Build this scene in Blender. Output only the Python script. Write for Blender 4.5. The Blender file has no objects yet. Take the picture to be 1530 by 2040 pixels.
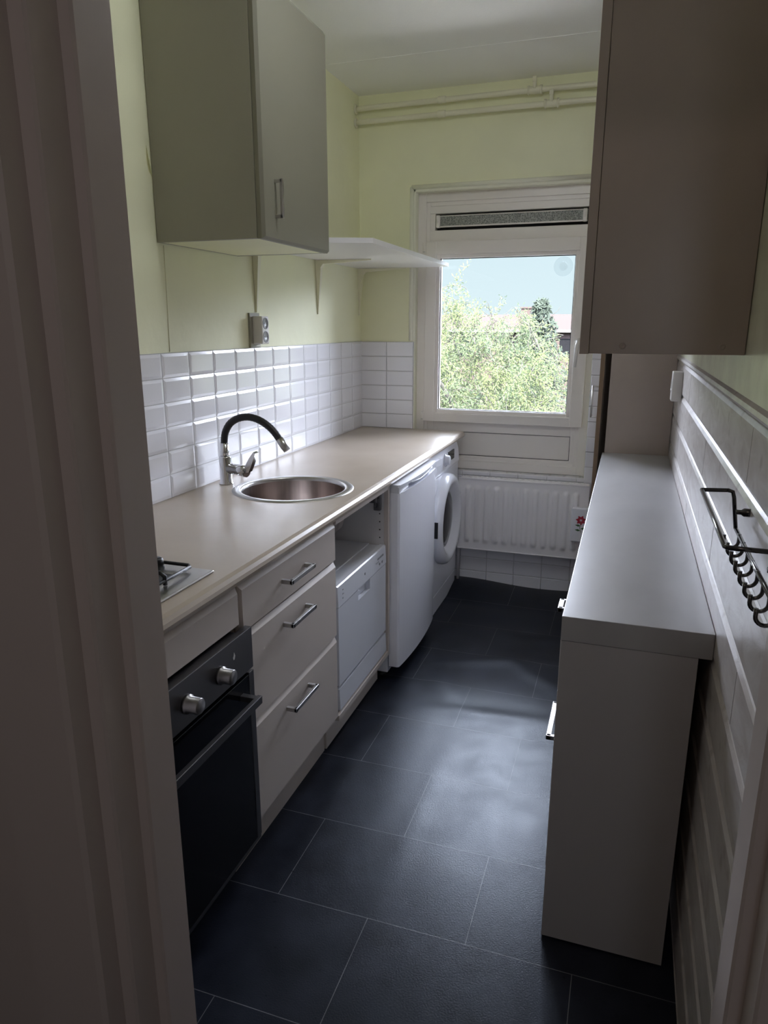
import bpy, bmesh, math, random
from mathutils import Vector, Matrix, noise
random.seed(7)
sc = bpy.context.scene
C = sc.collection

# ------------------------------------------------------------------ camera
cam_d = bpy.data.cameras.new('camera'); cam = bpy.data.objects.new('camera', cam_d); C.objects.link(cam)
CX, CY, CZ, YAW, PIT, ROL, FPX = 1.4186, -3.7842, 1.4285, 0.32698, -0.25689, -0.000367, 1418.3
F = Vector((-math.sin(YAW)*math.cos(PIT), math.cos(YAW)*math.cos(PIT), math.sin(PIT)))
R = Vector((math.cos(YAW), math.sin(YAW), 0)); U = R.cross(F)
R2 = R*math.cos(ROL)+U*math.sin(ROL); U2 = -R*math.sin(ROL)+U*math.cos(ROL)
cam.matrix_world = Matrix(((R2.x, U2.x, -F.x, CX), (R2.y, U2.y, -F.y, CY), (R2.z, U2.z, -F.z, CZ), (0, 0, 0, 1)))
cam_d.sensor_fit = 'HORIZONTAL'; cam_d.sensor_width = 36.0; cam_d.lens = FPX/1530*36.0
cam_d.clip_start = 0.02; cam_d.clip_end = 400
sc.camera = cam

# ------------------------------------------------------------------ view, world, lights
sc.view_settings.view_transform = 'Standard'; sc.view_settings.look = 'None'
sc.view_settings.exposure = 1.42; sc.view_settings.gamma = 1.0; sc.view_settings.use_curve_mapping = False
sc.cycles.max_bounces = 12; sc.cycles.diffuse_bounces = 8; sc.cycles.glossy_bounces = 5
sc.cycles.transparent_max_bounces = 16; sc.cycles.sample_clamp_indirect = 6.0
sc.cycles.use_denoising = True
w = bpy.data.worlds.new('overcast_sky'); sc.world = w; w.use_nodes = True
nt = w.node_tree; nt.nodes.clear()
tc = nt.nodes.new('ShaderNodeTexCoord'); sp = nt.nodes.new('ShaderNodeSeparateXYZ'); nt.links.new(tc.outputs['Generated'], sp.inputs[0])
rp = nt.nodes.new('ShaderNodeValToRGB'); nt.links.new(sp.outputs['Z'], rp.inputs[0])
rp.color_ramp.elements[0].position = 0.0; rp.color_ramp.elements[0].color = (0.0127, 0.0150, 0.0161, 1)
rp.color_ramp.elements[1].position = 0.62; rp.color_ramp.elements[1].color = (0.155, 0.17, 0.21, 1)
e = rp.color_ramp.elements.new(0.095); e.color = (0.0118, 0.0143, 0.0156, 1)
e = rp.color_ramp.elements.new(0.20); e.color = (0.60, 0.63, 0.76, 1)  # bright band just above the visible sky, added to light the room
# hazy sun glow added to light the floor, about 36 degrees up
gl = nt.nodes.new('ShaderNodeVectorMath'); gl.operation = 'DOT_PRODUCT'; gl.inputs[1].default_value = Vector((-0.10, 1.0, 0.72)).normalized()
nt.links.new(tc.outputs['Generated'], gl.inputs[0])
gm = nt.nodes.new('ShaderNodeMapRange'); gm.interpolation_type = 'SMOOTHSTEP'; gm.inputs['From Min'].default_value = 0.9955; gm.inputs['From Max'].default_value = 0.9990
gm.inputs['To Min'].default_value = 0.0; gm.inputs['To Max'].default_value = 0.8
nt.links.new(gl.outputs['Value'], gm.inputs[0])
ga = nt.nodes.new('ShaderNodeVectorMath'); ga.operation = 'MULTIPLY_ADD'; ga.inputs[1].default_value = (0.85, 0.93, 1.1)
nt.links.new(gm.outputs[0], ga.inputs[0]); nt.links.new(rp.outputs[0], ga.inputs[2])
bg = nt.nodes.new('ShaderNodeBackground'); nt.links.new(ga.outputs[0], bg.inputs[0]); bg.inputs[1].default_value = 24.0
wo = nt.nodes.new('ShaderNodeOutputWorld'); nt.links.new(bg.outputs[0], wo.inputs[0])

FILL_LAMP = 6.8  # emission of the globe added as kitchen fill
sun_d = bpy.data.lights.new('sun', 'SUN'); sun_d.energy = 40.0; sun_d.angle = 0.02; sun_d.color = (1.0, 0.95, 0.85)
sun = bpy.data.objects.new('sun', sun_d); C.objects.link(sun)
sun.location = (3, -5, 12)
sun.rotation_euler = Vector((-0.35, 0.75, -0.75)).to_track_quat('-Z', 'Y').to_euler()
pt_d = bpy.data.lights.new('window_portal', 'AREA'); pt_d.shape = 'RECTANGLE'; pt_d.size = 0.8; pt_d.size_y = 0.9
pt_d.cycles.is_portal = True
pt = bpy.data.objects.new('window_portal', pt_d); C.objects.link(pt); pt.location = (0.78, 0.34, 1.37)
pt.rotation_euler = (math.radians(-90), 0, 0)
hl_d = bpy.data.lights.new('hall_fill_light', 'AREA'); hl_d.shape = 'DISK'; hl_d.size = 0.35; hl_d.energy = 1.0  # warm fill added behind the camera
hl_d.color = (1.0, 0.80, 0.66)
hl = bpy.data.objects.new('hall_fill_light', hl_d); C.objects.link(hl); hl.location = (1.2, -4.4, 2.45)

# ------------------------------------------------------------------ material helpers
MATS = {}
def mat(name, col, rough=0.5, metal=0.0, bump=0.0, bscale=60, var=0.0, vscale=6, spec=0.5, coat=0.0, vcol=None, stretch=(1, 1, 1)):
    m = bpy.data.materials.new(name); m.use_nodes = True; n = m.node_tree.nodes; l = m.node_tree.links
    b = n['Principled BSDF']
    b.inputs['Base Color'].default_value = (*col, 1); b.inputs['Roughness'].default_value = rough
    b.inputs['Metallic'].default_value = metal; b.inputs['Specular IOR Level'].default_value = spec
    b.inputs['Coat Weight'].default_value = coat
    tcn = n.new('ShaderNodeTexCoord'); mp = n.new('ShaderNodeMapping'); l.new(tcn.outputs['Object'], mp.inputs[0])
    mp.inputs['Scale'].default_value = stretch
    if var > 0:
        nz = n.new('ShaderNodeTexNoise'); nz.inputs['Scale'].default_value = vscale; nz.inputs['Detail'].default_value = 5
        l.new(mp.outputs[0], nz.inputs['Vector'])
        r = n.new('ShaderNodeValToRGB'); r.color_ramp.elements[0].position = 0.35; r.color_ramp.elements[1].position = 0.7
        vc = vcol or tuple(c*(1-var) for c in col)
        r.color_ramp.elements[0].color = (*col, 1); r.color_ramp.elements[1].color = (*vc, 1)
        l.new(nz.outputs[0], r.inputs[0]); l.new(r.outputs[0], b.inputs['Base Color'])
    if bump > 0:
        nz2 = n.new('ShaderNodeTexNoise'); nz2.inputs['Scale'].default_value = bscale; nz2.inputs['Detail'].default_value = 4
        l.new(mp.outputs[0], nz2.inputs['Vector'])
        bp = n.new('ShaderNodeBump'); bp.inputs['Strength'].default_value = bump; bp.inputs['Distance'].default_value = 0.004
        l.new(nz2.outputs[0], bp.inputs['Height']); l.new(bp.outputs[0], b.inputs['Normal'])
    MATS[name] = m
    return m

M_wall = mat('cream_wall_paint', (0.8667, 0.8686, 0.6173), 0.55, bump=0.25, bscale=25, var=0.06, vscale=3)
M_ceil = mat('white_ceiling_paint', (0.9152, 0.9152, 0.8840), 0.8, bump=0.15, bscale=150)
M_tile = mat('white_glazed_tile', (0.84, 0.84, 0.88), 0.15, bump=0.06, bscale=14, spec=0.6)
M_grout = mat('grey_grout', (0.50, 0.50, 0.50), 0.9)
M_cab = mat('off_white_laminate', (0.5914, 0.5291, 0.4844), 0.42, bump=0.05, bscale=200)
M_cabw = mat('white_laminate', (0.8, 0.79, 0.79), 0.35)
M_cabin = mat('grey_white_interior', (0.68, 0.66, 0.66), 0.5)
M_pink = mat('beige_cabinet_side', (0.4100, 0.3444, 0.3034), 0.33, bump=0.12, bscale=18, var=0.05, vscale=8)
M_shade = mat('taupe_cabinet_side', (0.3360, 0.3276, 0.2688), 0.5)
M_bowl = mat('streaked_steel', (0.52, 0.46, 0.43), 0.30, metal=1.0, var=0.3, vscale=3, stretch=(12, 12, 0.3))  # brownish steel with vertical streaks in its colour
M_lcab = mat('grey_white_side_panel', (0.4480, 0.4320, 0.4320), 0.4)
M_bead = mat('light_cream_plaster', (0.84, 0.84, 0.70), 0.6)
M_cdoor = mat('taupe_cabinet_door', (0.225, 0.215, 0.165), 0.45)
M_knob = mat('dull_steel', (0.26, 0.25, 0.245), 0.35, metal=0.9)
M_plaster = mat('patchy_gloss_plaster', (0.72, 0.73, 0.56), 0.28, bump=0.8, bscale=9, var=0.3, vscale=7, vcol=(0.50, 0.47, 0.36))
M_steel = mat('brushed_steel', (0.55, 0.54, 0.53), 0.28, metal=1.0, bump=0.05, bscale=300, stretch=(1, 1, 8))
M_chrome = mat('chrome', (0.72, 0.72, 0.74), 0.09, metal=1.0)
M_dsteel = mat('dark_steel', (0.16, 0.155, 0.16), 0.32, metal=0.9)
M_bglass = mat('black_glass', (0.004, 0.004, 0.005), 0.12, spec=0.3)
M_black = mat('black_plastic', (0.012, 0.012, 0.014), 0.42)
M_white = mat('white_appliance_enamel', (0.8904, 0.9010, 0.9752), 0.22, coat=0.3)
M_silver = mat('silver_white_enamel', (0.72, 0.74, 0.8), 0.3)
M_frame = mat('white_window_plastic', (0.84, 0.8, 0.76), 0.35)
M_rad = mat('radiator_enamel', (0.9180, 0.8964, 0.9153), 0.3)
M_grey = mat('grey_plastic', (0.30, 0.31, 0.33), 0.35)
M_pipe = mat('cream_pipe_paint', (0.8, 0.78, 0.6), 0.4)
M_door = mat('off_white_gloss_paint', (0.5632, 0.4928, 0.4664), 0.45, bump=0.1, bscale=20)
M_wire = mat('dark_metal_wire', (0.02, 0.018, 0.02), 0.16, spec=0.9, coat=0.5)
M_socket = mat('white_socket_plastic', (0.75, 0.73, 0.70), 0.35)
M_edge = mat('raw_chipboard_edge', (0.22, 0.15, 0.10), 0.8, bump=0.4, bscale=300)
M_red = mat('red_flower_paint', (0.45, 0.03, 0.06), 0.3)
M_green = mat('green_leaf_paint', (0.06, 0.16, 0.06), 0.3)
M_hall = mat('hall_wall_paint', (0.45, 0.42, 0.38), 0.8)

def worktop_mat():
    m = mat('beige_stone_laminate', (0.4879, 0.4180, 0.3439), 0.28, bump=0.04, bscale=60, var=0.22, vscale=3.2, vcol=(0.40, 0.33, 0.26))
    return m
M_top = worktop_mat()
M_rtop = mat('white_marbled_worktop', (0.4320, 0.4272, 0.4294), 0.35, var=0.12, vscale=4, stretch=(2, 1, 1), bump=0.05, bscale=40)

def floor_mat():
    m = bpy.data.materials.new('dark_slate_vinyl'); m.use_nodes = True; n = m.node_tree.nodes; l = m.node_tree.links
    b = n['Principled BSDF']; tcn = n.new('ShaderNodeTexCoord'); mp = n.new('ShaderNodeMapping')
    l.new(tcn.outputs['Object'], mp.inputs[0])
    mp.inputs['Location'].default_value = (-0.6646+0.4938*4, 0.2676+0.30705*12, 0)
    br = n.new('ShaderNodeTexBrick'); l.new(mp.outputs[0], br.inputs['Vector'])
    br.inputs['Scale'].default_value = 1.0; br.inputs['Brick Width'].default_value = 0.4938; br.inputs['Row Height'].default_value = 0.30705
    br.inputs['Mortar Size'].default_value = 0.0011; br.inputs['Mortar Smooth'].default_value = 0.3
    br.offset = 0.5; br.offset_frequency = 2; br.squash = 1.0
    br.inputs['Color1'].default_value = (0.0130, 0.0155, 0.0250, 1); br.inputs['Color2'].default_value = (0.0155, 0.0180, 0.0280, 1)
    br.inputs['Mortar'].default_value = (0.17, 0.17, 0.18, 1)
    nz = n.new('ShaderNodeTexNoise'); nz.inputs['Scale'].default_value = 9; nz.inputs['Detail'].default_value = 8; l.new(tcn.outputs['Object'], nz.inputs['Vector'])
    mx = n.new('ShaderNodeMixRGB'); mx.blend_type = 'MULTIPLY'; mx.inputs[0].default_value = 0.75
    r = n.new('ShaderNodeValToRGB'); r.color_ramp.elements[0].position = 0.3; r.color_ramp.elements[0].color = (0.45, 0.45, 0.45, 1)
    r.color_ramp.elements[1].position = 0.7; r.color_ramp.elements[1].color = (1.3, 1.3, 1.3, 1)
    l.new(nz.outputs[0], r.inputs[0]); l.new(br.outputs['Color'], mx.inputs[1]); l.new(r.outputs[0], mx.inputs[2])
    # small dark scuff spots
    v = n.new('ShaderNodeTexNoise'); v.inputs['Scale'].default_value = 55; v.inputs['Detail'].default_value = 3; l.new(tcn.outputs['Object'], v.inputs['Vector'])
    r2 = n.new('ShaderNodeValToRGB'); r2.color_ramp.elements[0].position = 0.67; r2.color_ramp.elements[0].color = (1, 1, 1, 1)
    r2.color_ramp.elements[1].position = 0.76; r2.color_ramp.elements[1].color = (0.2, 0.2, 0.2, 1); l.new(v.outputs[0], r2.inputs[0])
    m2 = n.new('ShaderNodeMixRGB'); m2.blend_type = 'MULTIPLY'; m2.inputs[0].default_value = 1.0
    l.new(mx.outputs[0], m2.inputs[1]); l.new(r2.outputs[0], m2.inputs[2]); l.new(m2.outputs[0], b.inputs['Base Color'])
    rr = n.new('ShaderNodeMapRange'); rr.inputs['To Min'].default_value = 0.26; rr.inputs['To Max'].default_value = 0.44
    l.new(nz.outputs[0], rr.inputs[0]); l.new(rr.outputs[0], b.inputs['Roughness'])
    b.inputs['Specular IOR Level'].default_value = 0.27; b.inputs['Specular Tint'].default_value = (0.84, 0.90, 1.0, 1)
    n3 = n.new('ShaderNodeTexNoise'); n3.inputs['Scale'].default_value = 260; n3.inputs['Detail'].default_value = 2; l.new(tcn.outputs['Object'], n3.inputs['Vector'])
    bp = n.new('ShaderNodeBump'); bp.inputs['Strength'].default_value = 0.25; bp.inputs['Distance'].default_value = 0.0015
    l.new(n3.outputs[0], bp.inputs['Height']); l.new(bp.outputs[0], b.inputs['Normal'])
    return m
M_floor = floor_mat()

def board_mat():
    m = bpy.data.materials.new('whitewashed_board'); m.use_nodes = True; n = m.node_tree.nodes; l = m.node_tree.links
    b = n['Principled BSDF']; tcn = n.new('ShaderNodeTexCoord'); mp = n.new('ShaderNodeMapping'); mp.inputs['Scale'].default_value = (1, 1.0, 3)
    l.new(tcn.outputs['Object'], mp.inputs[0])
    nz = n.new('ShaderNodeTexNoise'); nz.inputs['Scale'].default_value = 7; nz.inputs['Detail'].default_value = 7; nz.inputs['Distortion'].default_value = 1.2
    l.new(mp.outputs[0], nz.inputs['Vector'])
    r = n.new('ShaderNodeValToRGB'); r.color_ramp.elements[0].position = 0.3; r.color_ramp.elements[0].color = (0.64, 0.61, 0.59, 1)
    r.color_ramp.elements[1].position = 0.75; r.color_ramp.elements[1].color = (0.46, 0.41, 0.38, 1); l.new(nz.outputs[0], r.inputs[0])
    v = n.new('ShaderNodeTexVoronoi'); v.inputs['Scale'].default_value = 13; l.new(tcn.outputs['Object'], v.inputs['Vector'])
    r2 = n.new('ShaderNodeValToRGB'); r2.color_ramp.elements[0].position = 0.08; r2.color_ramp.elements[0].color = (0.62, 0.58, 0.55, 1)
    r2.color_ramp.elements[1].position = 0.2; r2.color_ramp.elements[1].color = (1, 1, 1, 1); l.new(v.outputs['Distance'], r2.inputs[0])
    mx = n.new('ShaderNodeMixRGB'); mx.blend_type = 'MULTIPLY'; mx.inputs[0].default_value = 0.7
    l.new(r.outputs[0], mx.inputs[1]); l.new(r2.outputs[0], mx.inputs[2]); l.new(mx.outputs[0], b.inputs['Base Color'])
    b.inputs['Roughness'].default_value = 0.33
    bp = n.new('ShaderNodeBump'); bp.inputs['Strength'].default_value = 0.35; bp.inputs['Distance'].default_value = 0.004
    l.new(nz.outputs[0], bp.inputs['Height']); l.new(bp.outputs[0], b.inputs['Normal'])
    return m
M_board = board_mat()

def glass_mat():
    m = bpy.data.materials.new('window_glass'); m.use_nodes = True; n = m.node_tree.nodes; l = m.node_tree.links; n.clear()
    o = n.new('ShaderNodeOutputMaterial'); t = n.new('ShaderNodeBsdfTransparent'); t.inputs[0].default_value = (0.97, 0.985, 0.98, 1)
    g = n.new('ShaderNodeBsdfGlossy'); g.inputs['Roughness'].default_value = 0.0
    f = n.new('ShaderNodeFresnel'); f.inputs[0].default_value = 1.3
    mx = n.new('ShaderNodeMixShader'); l.new(f.outputs[0], mx.inputs[0]); l.new(t.outputs[0], mx.inputs[1]); l.new(g.outputs[0], mx.inputs[2])
    l.new(mx.outputs[0], o.inputs[0]); return m
M_glass = glass_mat()
def clear_plastic(fac=0.18):
    m = bpy.data.materials.new('clear_rubber'); m.use_nodes = True; n = m.node_tree.nodes; l = m.node_tree.links; n.clear()
    o = n.new('ShaderNodeOutputMaterial'); t = n.new('ShaderNodeBsdfTransparent'); t.inputs[0].default_value = (0.93, 0.95, 0.96, 1)
    g = n.new('ShaderNodeBsdfPrincipled'); g.inputs['Base Color'].default_value = (0.4, 0.55, 0.62, 1); g.inputs['Roughness'].default_value = 0.2
    mx = n.new('ShaderNodeMixShader'); mx.inputs[0].default_value = fac; l.new(t.outputs[0], mx.inputs[1]); l.new(g.outputs[0], mx.inputs[2])
    l.new(mx.outputs[0], o.inputs[0]); return m
M_clear = clear_plastic()
def mesh_vent_mat():
    m = bpy.data.materials.new('perforated_grey_metal'); m.use_nodes = True; n = m.node_tree.nodes; l = m.node_tree.links
    b = n['Principled BSDF']; tcn = n.new('ShaderNodeTexCoord'); v = n.new('ShaderNodeTexVoronoi'); v.inputs['Scale'].default_value = 170
    v.inputs['Randomness'].default_value = 0.3
    l.new(tcn.outputs['Object'], v.inputs['Vector']); r = n.new('ShaderNodeValToRGB')
    r.color_ramp.elements[0].position = 0.35; r.color_ramp.elements[0].color = (0.06, 0.07, 0.06, 1)
    r.color_ramp.elements[1].position = 0.55; r.color_ramp.elements[1].color = (0.42, 0.43, 0.40, 1); l.new(v.outputs['Distance'], r.inputs[0])
    l.new(r.outputs[0], b.inputs['Base Color']); b.inputs['Roughness'].default_value = 0.5
    return m
M_vent = mesh_vent_mat()

# ------------------------------------------------------------------ mesh helpers
def nb(): return bmesh.new()
def box(bm, x0, x1, y0, y1, z0, z1, bev=0.0, mi=0, seg=2):
    t = bmesh.new(); bmesh.ops.create_cube(t, size=1.0)
    for v in t.verts:
        v.co = Vector(((x0+x1)/2+v.co.x*(x1-x0), (y0+y1)/2+v.co.y*(y1-y0), (z0+z1)/2+v.co.z*(z1-z0)))
    if bev > 0: bmesh.ops.bevel(t, geom=list(t.edges), offset=bev, segments=seg, profile=0.5, affect='EDGES')
    join(bm, t, mi)
def join(bm, t, mi=0, M=None):
    vs = {v: bm.verts.new(M @ v.co if M else v.co) for v in t.verts}
    for f in t.faces:
        try: nf = bm.faces.new([vs[v] for v in f.verts]); nf.material_index = mi; nf.smooth = f.smooth
        except ValueError: pass
    t.free()
def ring(c, n, r, u, seg): return [c+(u*math.cos(a)+n.cross(u)*math.sin(a))*r for a in [2*math.pi*i/seg for i in range(seg)]]
def tube(bm, pts, r, seg=10, closed=False, mi=0, caps=True):
    pts = [Vector(p) for p in pts]; N = len(pts); rs = r if isinstance(r, (list, tuple)) else [r]*N
    rings = []; u = None
    for i, p in enumerate(pts):
        if closed: d = pts[(i+1) % N]-pts[i-1]
        else: d = pts[min(i+1, N-1)]-pts[max(i-1, 0)]
        d.normalize()
        if u is None: u = d.orthogonal().normalized()
        u = (u-d*u.dot(d)).normalized()
        rings.append([bm.verts.new(q) for q in ring(p, d, rs[i], u, seg)])
    for i in range(N if closed else N-1):
        a, b = rings[i], rings[(i+1) % N]
        for k in range(seg):
            f = bm.faces.new((a[k], a[(k+1) % seg], b[(k+1) % seg], b[k])); f.material_index = mi; f.smooth = True
    if caps and not closed:
        f = bm.faces.new(rings[0][::-1]); f.material_index = mi; f = bm.faces.new(rings[-1]); f.material_index = mi
def lathe(bm, c, axis, prof, seg=48, mi=0, smooth=True):
    """prof: list of (radius, distance along axis)"""
    c = Vector(c); axis = Vector(axis).normalized(); u = axis.orthogonal().normalized(); w_ = axis.cross(u); rings = []
    for r, h in prof:
        if r < 1e-6: rings.append([bm.verts.new(c+axis*h)])
        else: rings.append([bm.verts.new(c+axis*h+(u*math.cos(2*math.pi*k/seg)+w_*math.sin(2*math.pi*k/seg))*r) for k in range(seg)])
    for a, b in zip(rings, rings[1:]):
        for k in range(seg):
            k2 = (k+1) % seg
            if len(a) == 1 and len(b) == 1: continue
            if len(a) == 1: vs = (a[0], b[k2], b[k])
            elif len(b) == 1: vs = (a[k], a[k2], b[0])
            else: vs = (a[k], a[k2], b[k2], b[k])
            f = bm.faces.new(vs); f.material_index = mi; f.smooth = smooth
def prism(bm, poly, axis, a0, a1, mi=0, smooth=False):
    """poly in the two other axes (order: x,y / x,z / y,z); extruded along axis 'x','y' or 'z'"""
    def P(p, a):
        if axis == 'x': return Vector((a, p[0], p[1]))
        if axis == 'y': return Vector((p[0], a, p[1]))
        return Vector((p[0], p[1], a))
    A = [bm.verts.new(P(p, a0)) for p in poly]; B_ = [bm.verts.new(P(p, a1)) for p in poly]; n = len(poly)
    for i in range(n):
        f = bm.faces.new((A[i], A[(i+1) % n], B_[(i+1) % n], B_[i])); f.material_index = mi; f.smooth = smooth
    f = bm.faces.new(A[::-1]); f.material_index = mi; f = bm.faces.new(B_); f.material_index = mi
def arc(cx, cy, r, a0, a1, n): return [(cx+r*math.cos(math.radians(a0+(a1-a0)*i/n)), cy+r*math.sin(math.radians(a0+(a1-a0)*i/n))) for i in range(n+1)]

def finish(bm, name, mats, parent=None, origin=None, smooth_angle=None, recalc=True):
    if recalc: bmesh.ops.recalc_face_normals(bm, faces=list(bm.faces))
    if parent is not None: org = ORG[parent.name]
    elif origin is not None: org = Vector(origin)
    else:
        xs = [v.co.x for v in bm.verts]; ys = [v.co.y for v in bm.verts]; zs = [v.co.z for v in bm.verts]
        org = Vector(((min(xs)+max(xs))/2, (min(ys)+max(ys))/2, min(zs)))
    for v in bm.verts: v.co -= org
    me = bpy.data.meshes.new(name); bm.to_mesh(me); bm.free()
    if not isinstance(mats, (list, tuple)): mats = [mats]
    for m in mats: me.materials.append(m)
    o = bpy.data.objects.new(name, me); C.objects.link(o)
    if parent is not None: o.parent = parent
    else: o.location = org
    ORG[o.name] = org
    return o
ORG = {}
def thing(name, label, cat, loc, group=None):
    o = bpy.data.objects.new(name, None); C.objects.link(o); o.location = loc; o.empty_display_size = 0.05
    o['label'] = label; o['category'] = cat
    if group: o['group'] = group
    ORG[o.name] = Vector(loc); return o
def tag(o, label, cat, group=None):
    o['label'] = label; o['category'] = cat
    if group: o['group'] = group
    return o
def struct(o, label=None):
    o['kind'] = 'structure'
    if label: o['label'] = label
    return o

# ------------------------------------------------------------------ dimensions
H = 2.553; ZC = 0.871; XR = 1.6244; YN = -3.0; YH = -3.14
PV = 0.0783; TL = 0.152
OX0, OX1, OZ0, OZ1 = 0.29, 1.235, 0.655, 2.107       # window opening

# ------------------------------------------------------------------ room shell
bm = nb()
def floor_h(x, y):
    h = 0.0
    if y > -0.34:
        t = min(1, (y+0.34)/0.34); h += (0.030+0.012*math.cos((x-0.6)*7))*t*t*(3-2*t)
    def g(cx, cy, sx, sy, a, rot=0):
        dx, dy = x-cx, y-cy; c, s = math.cos(rot), math.sin(rot); u, v_ = dx*c+dy*s, -dx*s+dy*c
        return a*math.exp(-(u/sx)**2-(v_/sy)**2)
    h += g(1.02, -1.38, 0.30, 0.045, 0.0060, 0.10)+g(0.80, -1.22, 0.16, 0.05, 0.0055, -0.9)
    h += g(0.95, -0.92, 0.22, 0.05, 0.0055, 0.35)+g(1.12, -0.98, 0.20, 0.05, 0.005, -0.7)+g(1.0, -0.62, 0.35, 0.08, 0.004, 0.1)
    h += g(0.92, -2.0, 0.03, 0.45, 0.0010, 0.0)
    h += 0.0016*noise.noise(Vector((x*3.1, y*3.1, 0)))
    return h
nx, ny = 90, 200; fx0, fx1, fy0, fy1 = -0.02, XR+0.02, YN-0.16, 0.0
grid = [[bm.verts.new((fx0+(fx1-fx0)*i/nx, fy0+(fy1-fy0)*j/ny, floor_h(fx0+(fx1-fx0)*i/nx, fy0+(fy1-fy0)*j/ny))) for i in range(nx+1)] for j in range(ny+1)]
for j in range(ny):
    for i in range(nx):
        f = bm.faces.new((grid[j][i], grid[j][i+1], grid[j+1][i+1], grid[j+1][i])); f.smooth = True
box(bm, -0.2, 2.6, -5.6, 0.3, -0.15, -0.012)
struct(finish(bm, 'floor', M_floor, origin=(0, 0, 0), recalc=False), 'dark slate-look vinyl floor with thin pale joint lines and wrinkles')
for p in bpy.data.objects['floor'].data.polygons:
    if p.normal.z < -0.5 and p.center.z > -0.01: p.flip()

bm = nb(); box(bm, -0.25, 2.7, -5.7, 0.35, H, H+0.2)
box(bm, 0.0, XR, -0.475, -0.471, H-0.0015, H+0.002)
struct(finish(bm, 'ceiling', M_ceil, origin=(0, 0, H)), 'plain white painted ceiling with one seam near the window')

def tiles(bm, o, u, v, n, nu, nv, pw, ph, bevel, hgt, u0=0, clip=None):
    o, u, v, n = map(Vector, (o, u, v, n)); g = 0.0013
    for i in range(nu):
        for j in range(nv):
            a0, a1 = i*pw+g, (i+1)*pw-g; b0, b1 = j*ph+g, (j+1)*ph-g
            if clip:
                a0, a1, b0, b1 = max(a0, clip[0]), min(a1, clip[1]), max(b0, clip[2]), min(b1, clip[3])
                if a1-a0 < 0.006 or b1-b0 < 0.006: continue
            be = min(bevel, (a1-a0)*0.3, (b1-b0)*0.3)
            k = random.uniform(-1, 1)*0.0005; k2 = random.uniform(-1, 1)*0.0005
            def P(a, b, h): return bm.verts.new(o+u*a+v*b+n*h)
            A = [P(a0, b0, 0.0), P(a1, b0, 0.0), P(a1, b1, 0.0), P(a0, b1, 0.0)]
            B1 = [P(a0, b0, 0.0025), P(a1, b0, 0.0025), P(a1, b1, 0.0025), P(a0, b1, 0.0025)]
            D = [P(a0+be, b0+be, hgt+k), P(a1-be, b0+be, hgt+k2), P(a1-be, b1-be, hgt-k), P(a0+be, b1-be, hgt-k2)]
            for q in range(4):
                bm.faces.new((A[q], A[(q+1) % 4], B1[(q+1) % 4], B1[q])); bm.faces.new((B1[q], B1[(q+1) % 4], D[(q+1) % 4], D[q]))
            bm.faces.new(D)

# left wall
bm = nb(); box(bm, -0.15, 0.0, YH, 0.0, -0.05, H)
wl = struct(finish(bm, 'wall_left', M_wall, origin=(0, 0, 0)), 'pale lime-cream painted left wall above the tiles')
bm = nb(); tiles(bm, (0.004, 0, ZC), (0, -1, 0), (0, 0, 1), (1, 0, 0), 20, 6, TL, PV, 0.010, 0.0048, clip=(0, 2.998, 0, 9))
finish(bm, 'tiling', M_tile, wl)['label'] = 'white faceted metro tiles in stacked rows'
bm = nb(); box(bm, 0, 0.0055, -2.998, 0, ZC, ZC+6*PV+0.001)
finish(bm, 'grout', M_grout, wl)
# marks on the left wall: a peel, a filled seam
bm = nb()
pts = []
for i in range(13):
    t = i/12; pts.append((0.0, -1.807+0.02*t-0.006*math.sin(t*math.pi), 1.946-0.09*t))
for i in range(12):
    t = (i+0.5)/12; wd = 0.006*math.sin(t*math.pi)
    p, q = Vector(pts[i]), Vector(pts[i+1])
    vs = [bm.verts.new(c) for c in (p, q, q+Vector((0.010*math.sin(t*math.pi), -wd, 0)), p+Vector((0.010*math.sin(t*math.pi), -wd, 0)))]
    bm.faces.new(vs)
finish(bm, 'paint_flake', M_wall, wl)
bm = nb(); tube(bm, [(0.0003, -1.757, 1.67), (0.0003, -1.76, 1.5), (0.0003, -1.766, 1.345)], 0.0016, 6)
finish(bm, 'filled_seam', M_wall, wl)

# back wall with the window opening
bm = nb()
box(bm, -0.15, OX0, 0, 0.30, -0.05, H); box(bm, OX1, XR+0.15, 0, 0.30, -0.05, H)
box(bm, OX0, OX1, 0, 0.30, OZ1, H); box(bm, OX0, OX1, 0, 0.30, -0.05, OZ0-0.008)
wb = struct(finish(bm, 'wall_back', M_wall, origin=(0, 0, 0)), 'cream painted window wall')
bm = nb()
tiles(bm, (0, -0.004, ZC), (1, 0, 0), (0, 0, 1), (0, -1, 0), 2, 6, TL, PV, 0.003, 0.006)
tiles(bm, (OX1+0.002-0.07, -0.004, ZC-0.3132), (1, 0, 0), (0, 0, 1), (0, -1, 0), 3, 16, TL, PV, 0.003, 0.006, clip=(0.07, 0.46, 0.0, 2))
tiles(bm, (0.592-5*TL, -0.004, 0.005), (1, 0, 0), (0, 0, 1), (0, -1, 0), 12, 9, TL, PV, 0.003, 0.006, clip=(0.18, 1.79, 0, 0.650))
tiles(bm, (OX0, -0.008, OZ0-0.008), (1, 0, 0), (0, 1, 0), (0, 0, 1), 13, 1, 0.077, 0.066, 0.003, 0.006, clip=(0, OX1-OX0, 0, 1))
finish(bm, 'tiling', M_tile, wb)['label'] = 'plain white wall tiles around and below the window'
bm = nb(); box(bm, 0, 2*TL+0.002, -0.005, 0, ZC, ZC+6*PV); box(bm, OX1+0.001, XR, -0.005, 0, 0.5, ZC+12*PV-0.3132)
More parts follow.
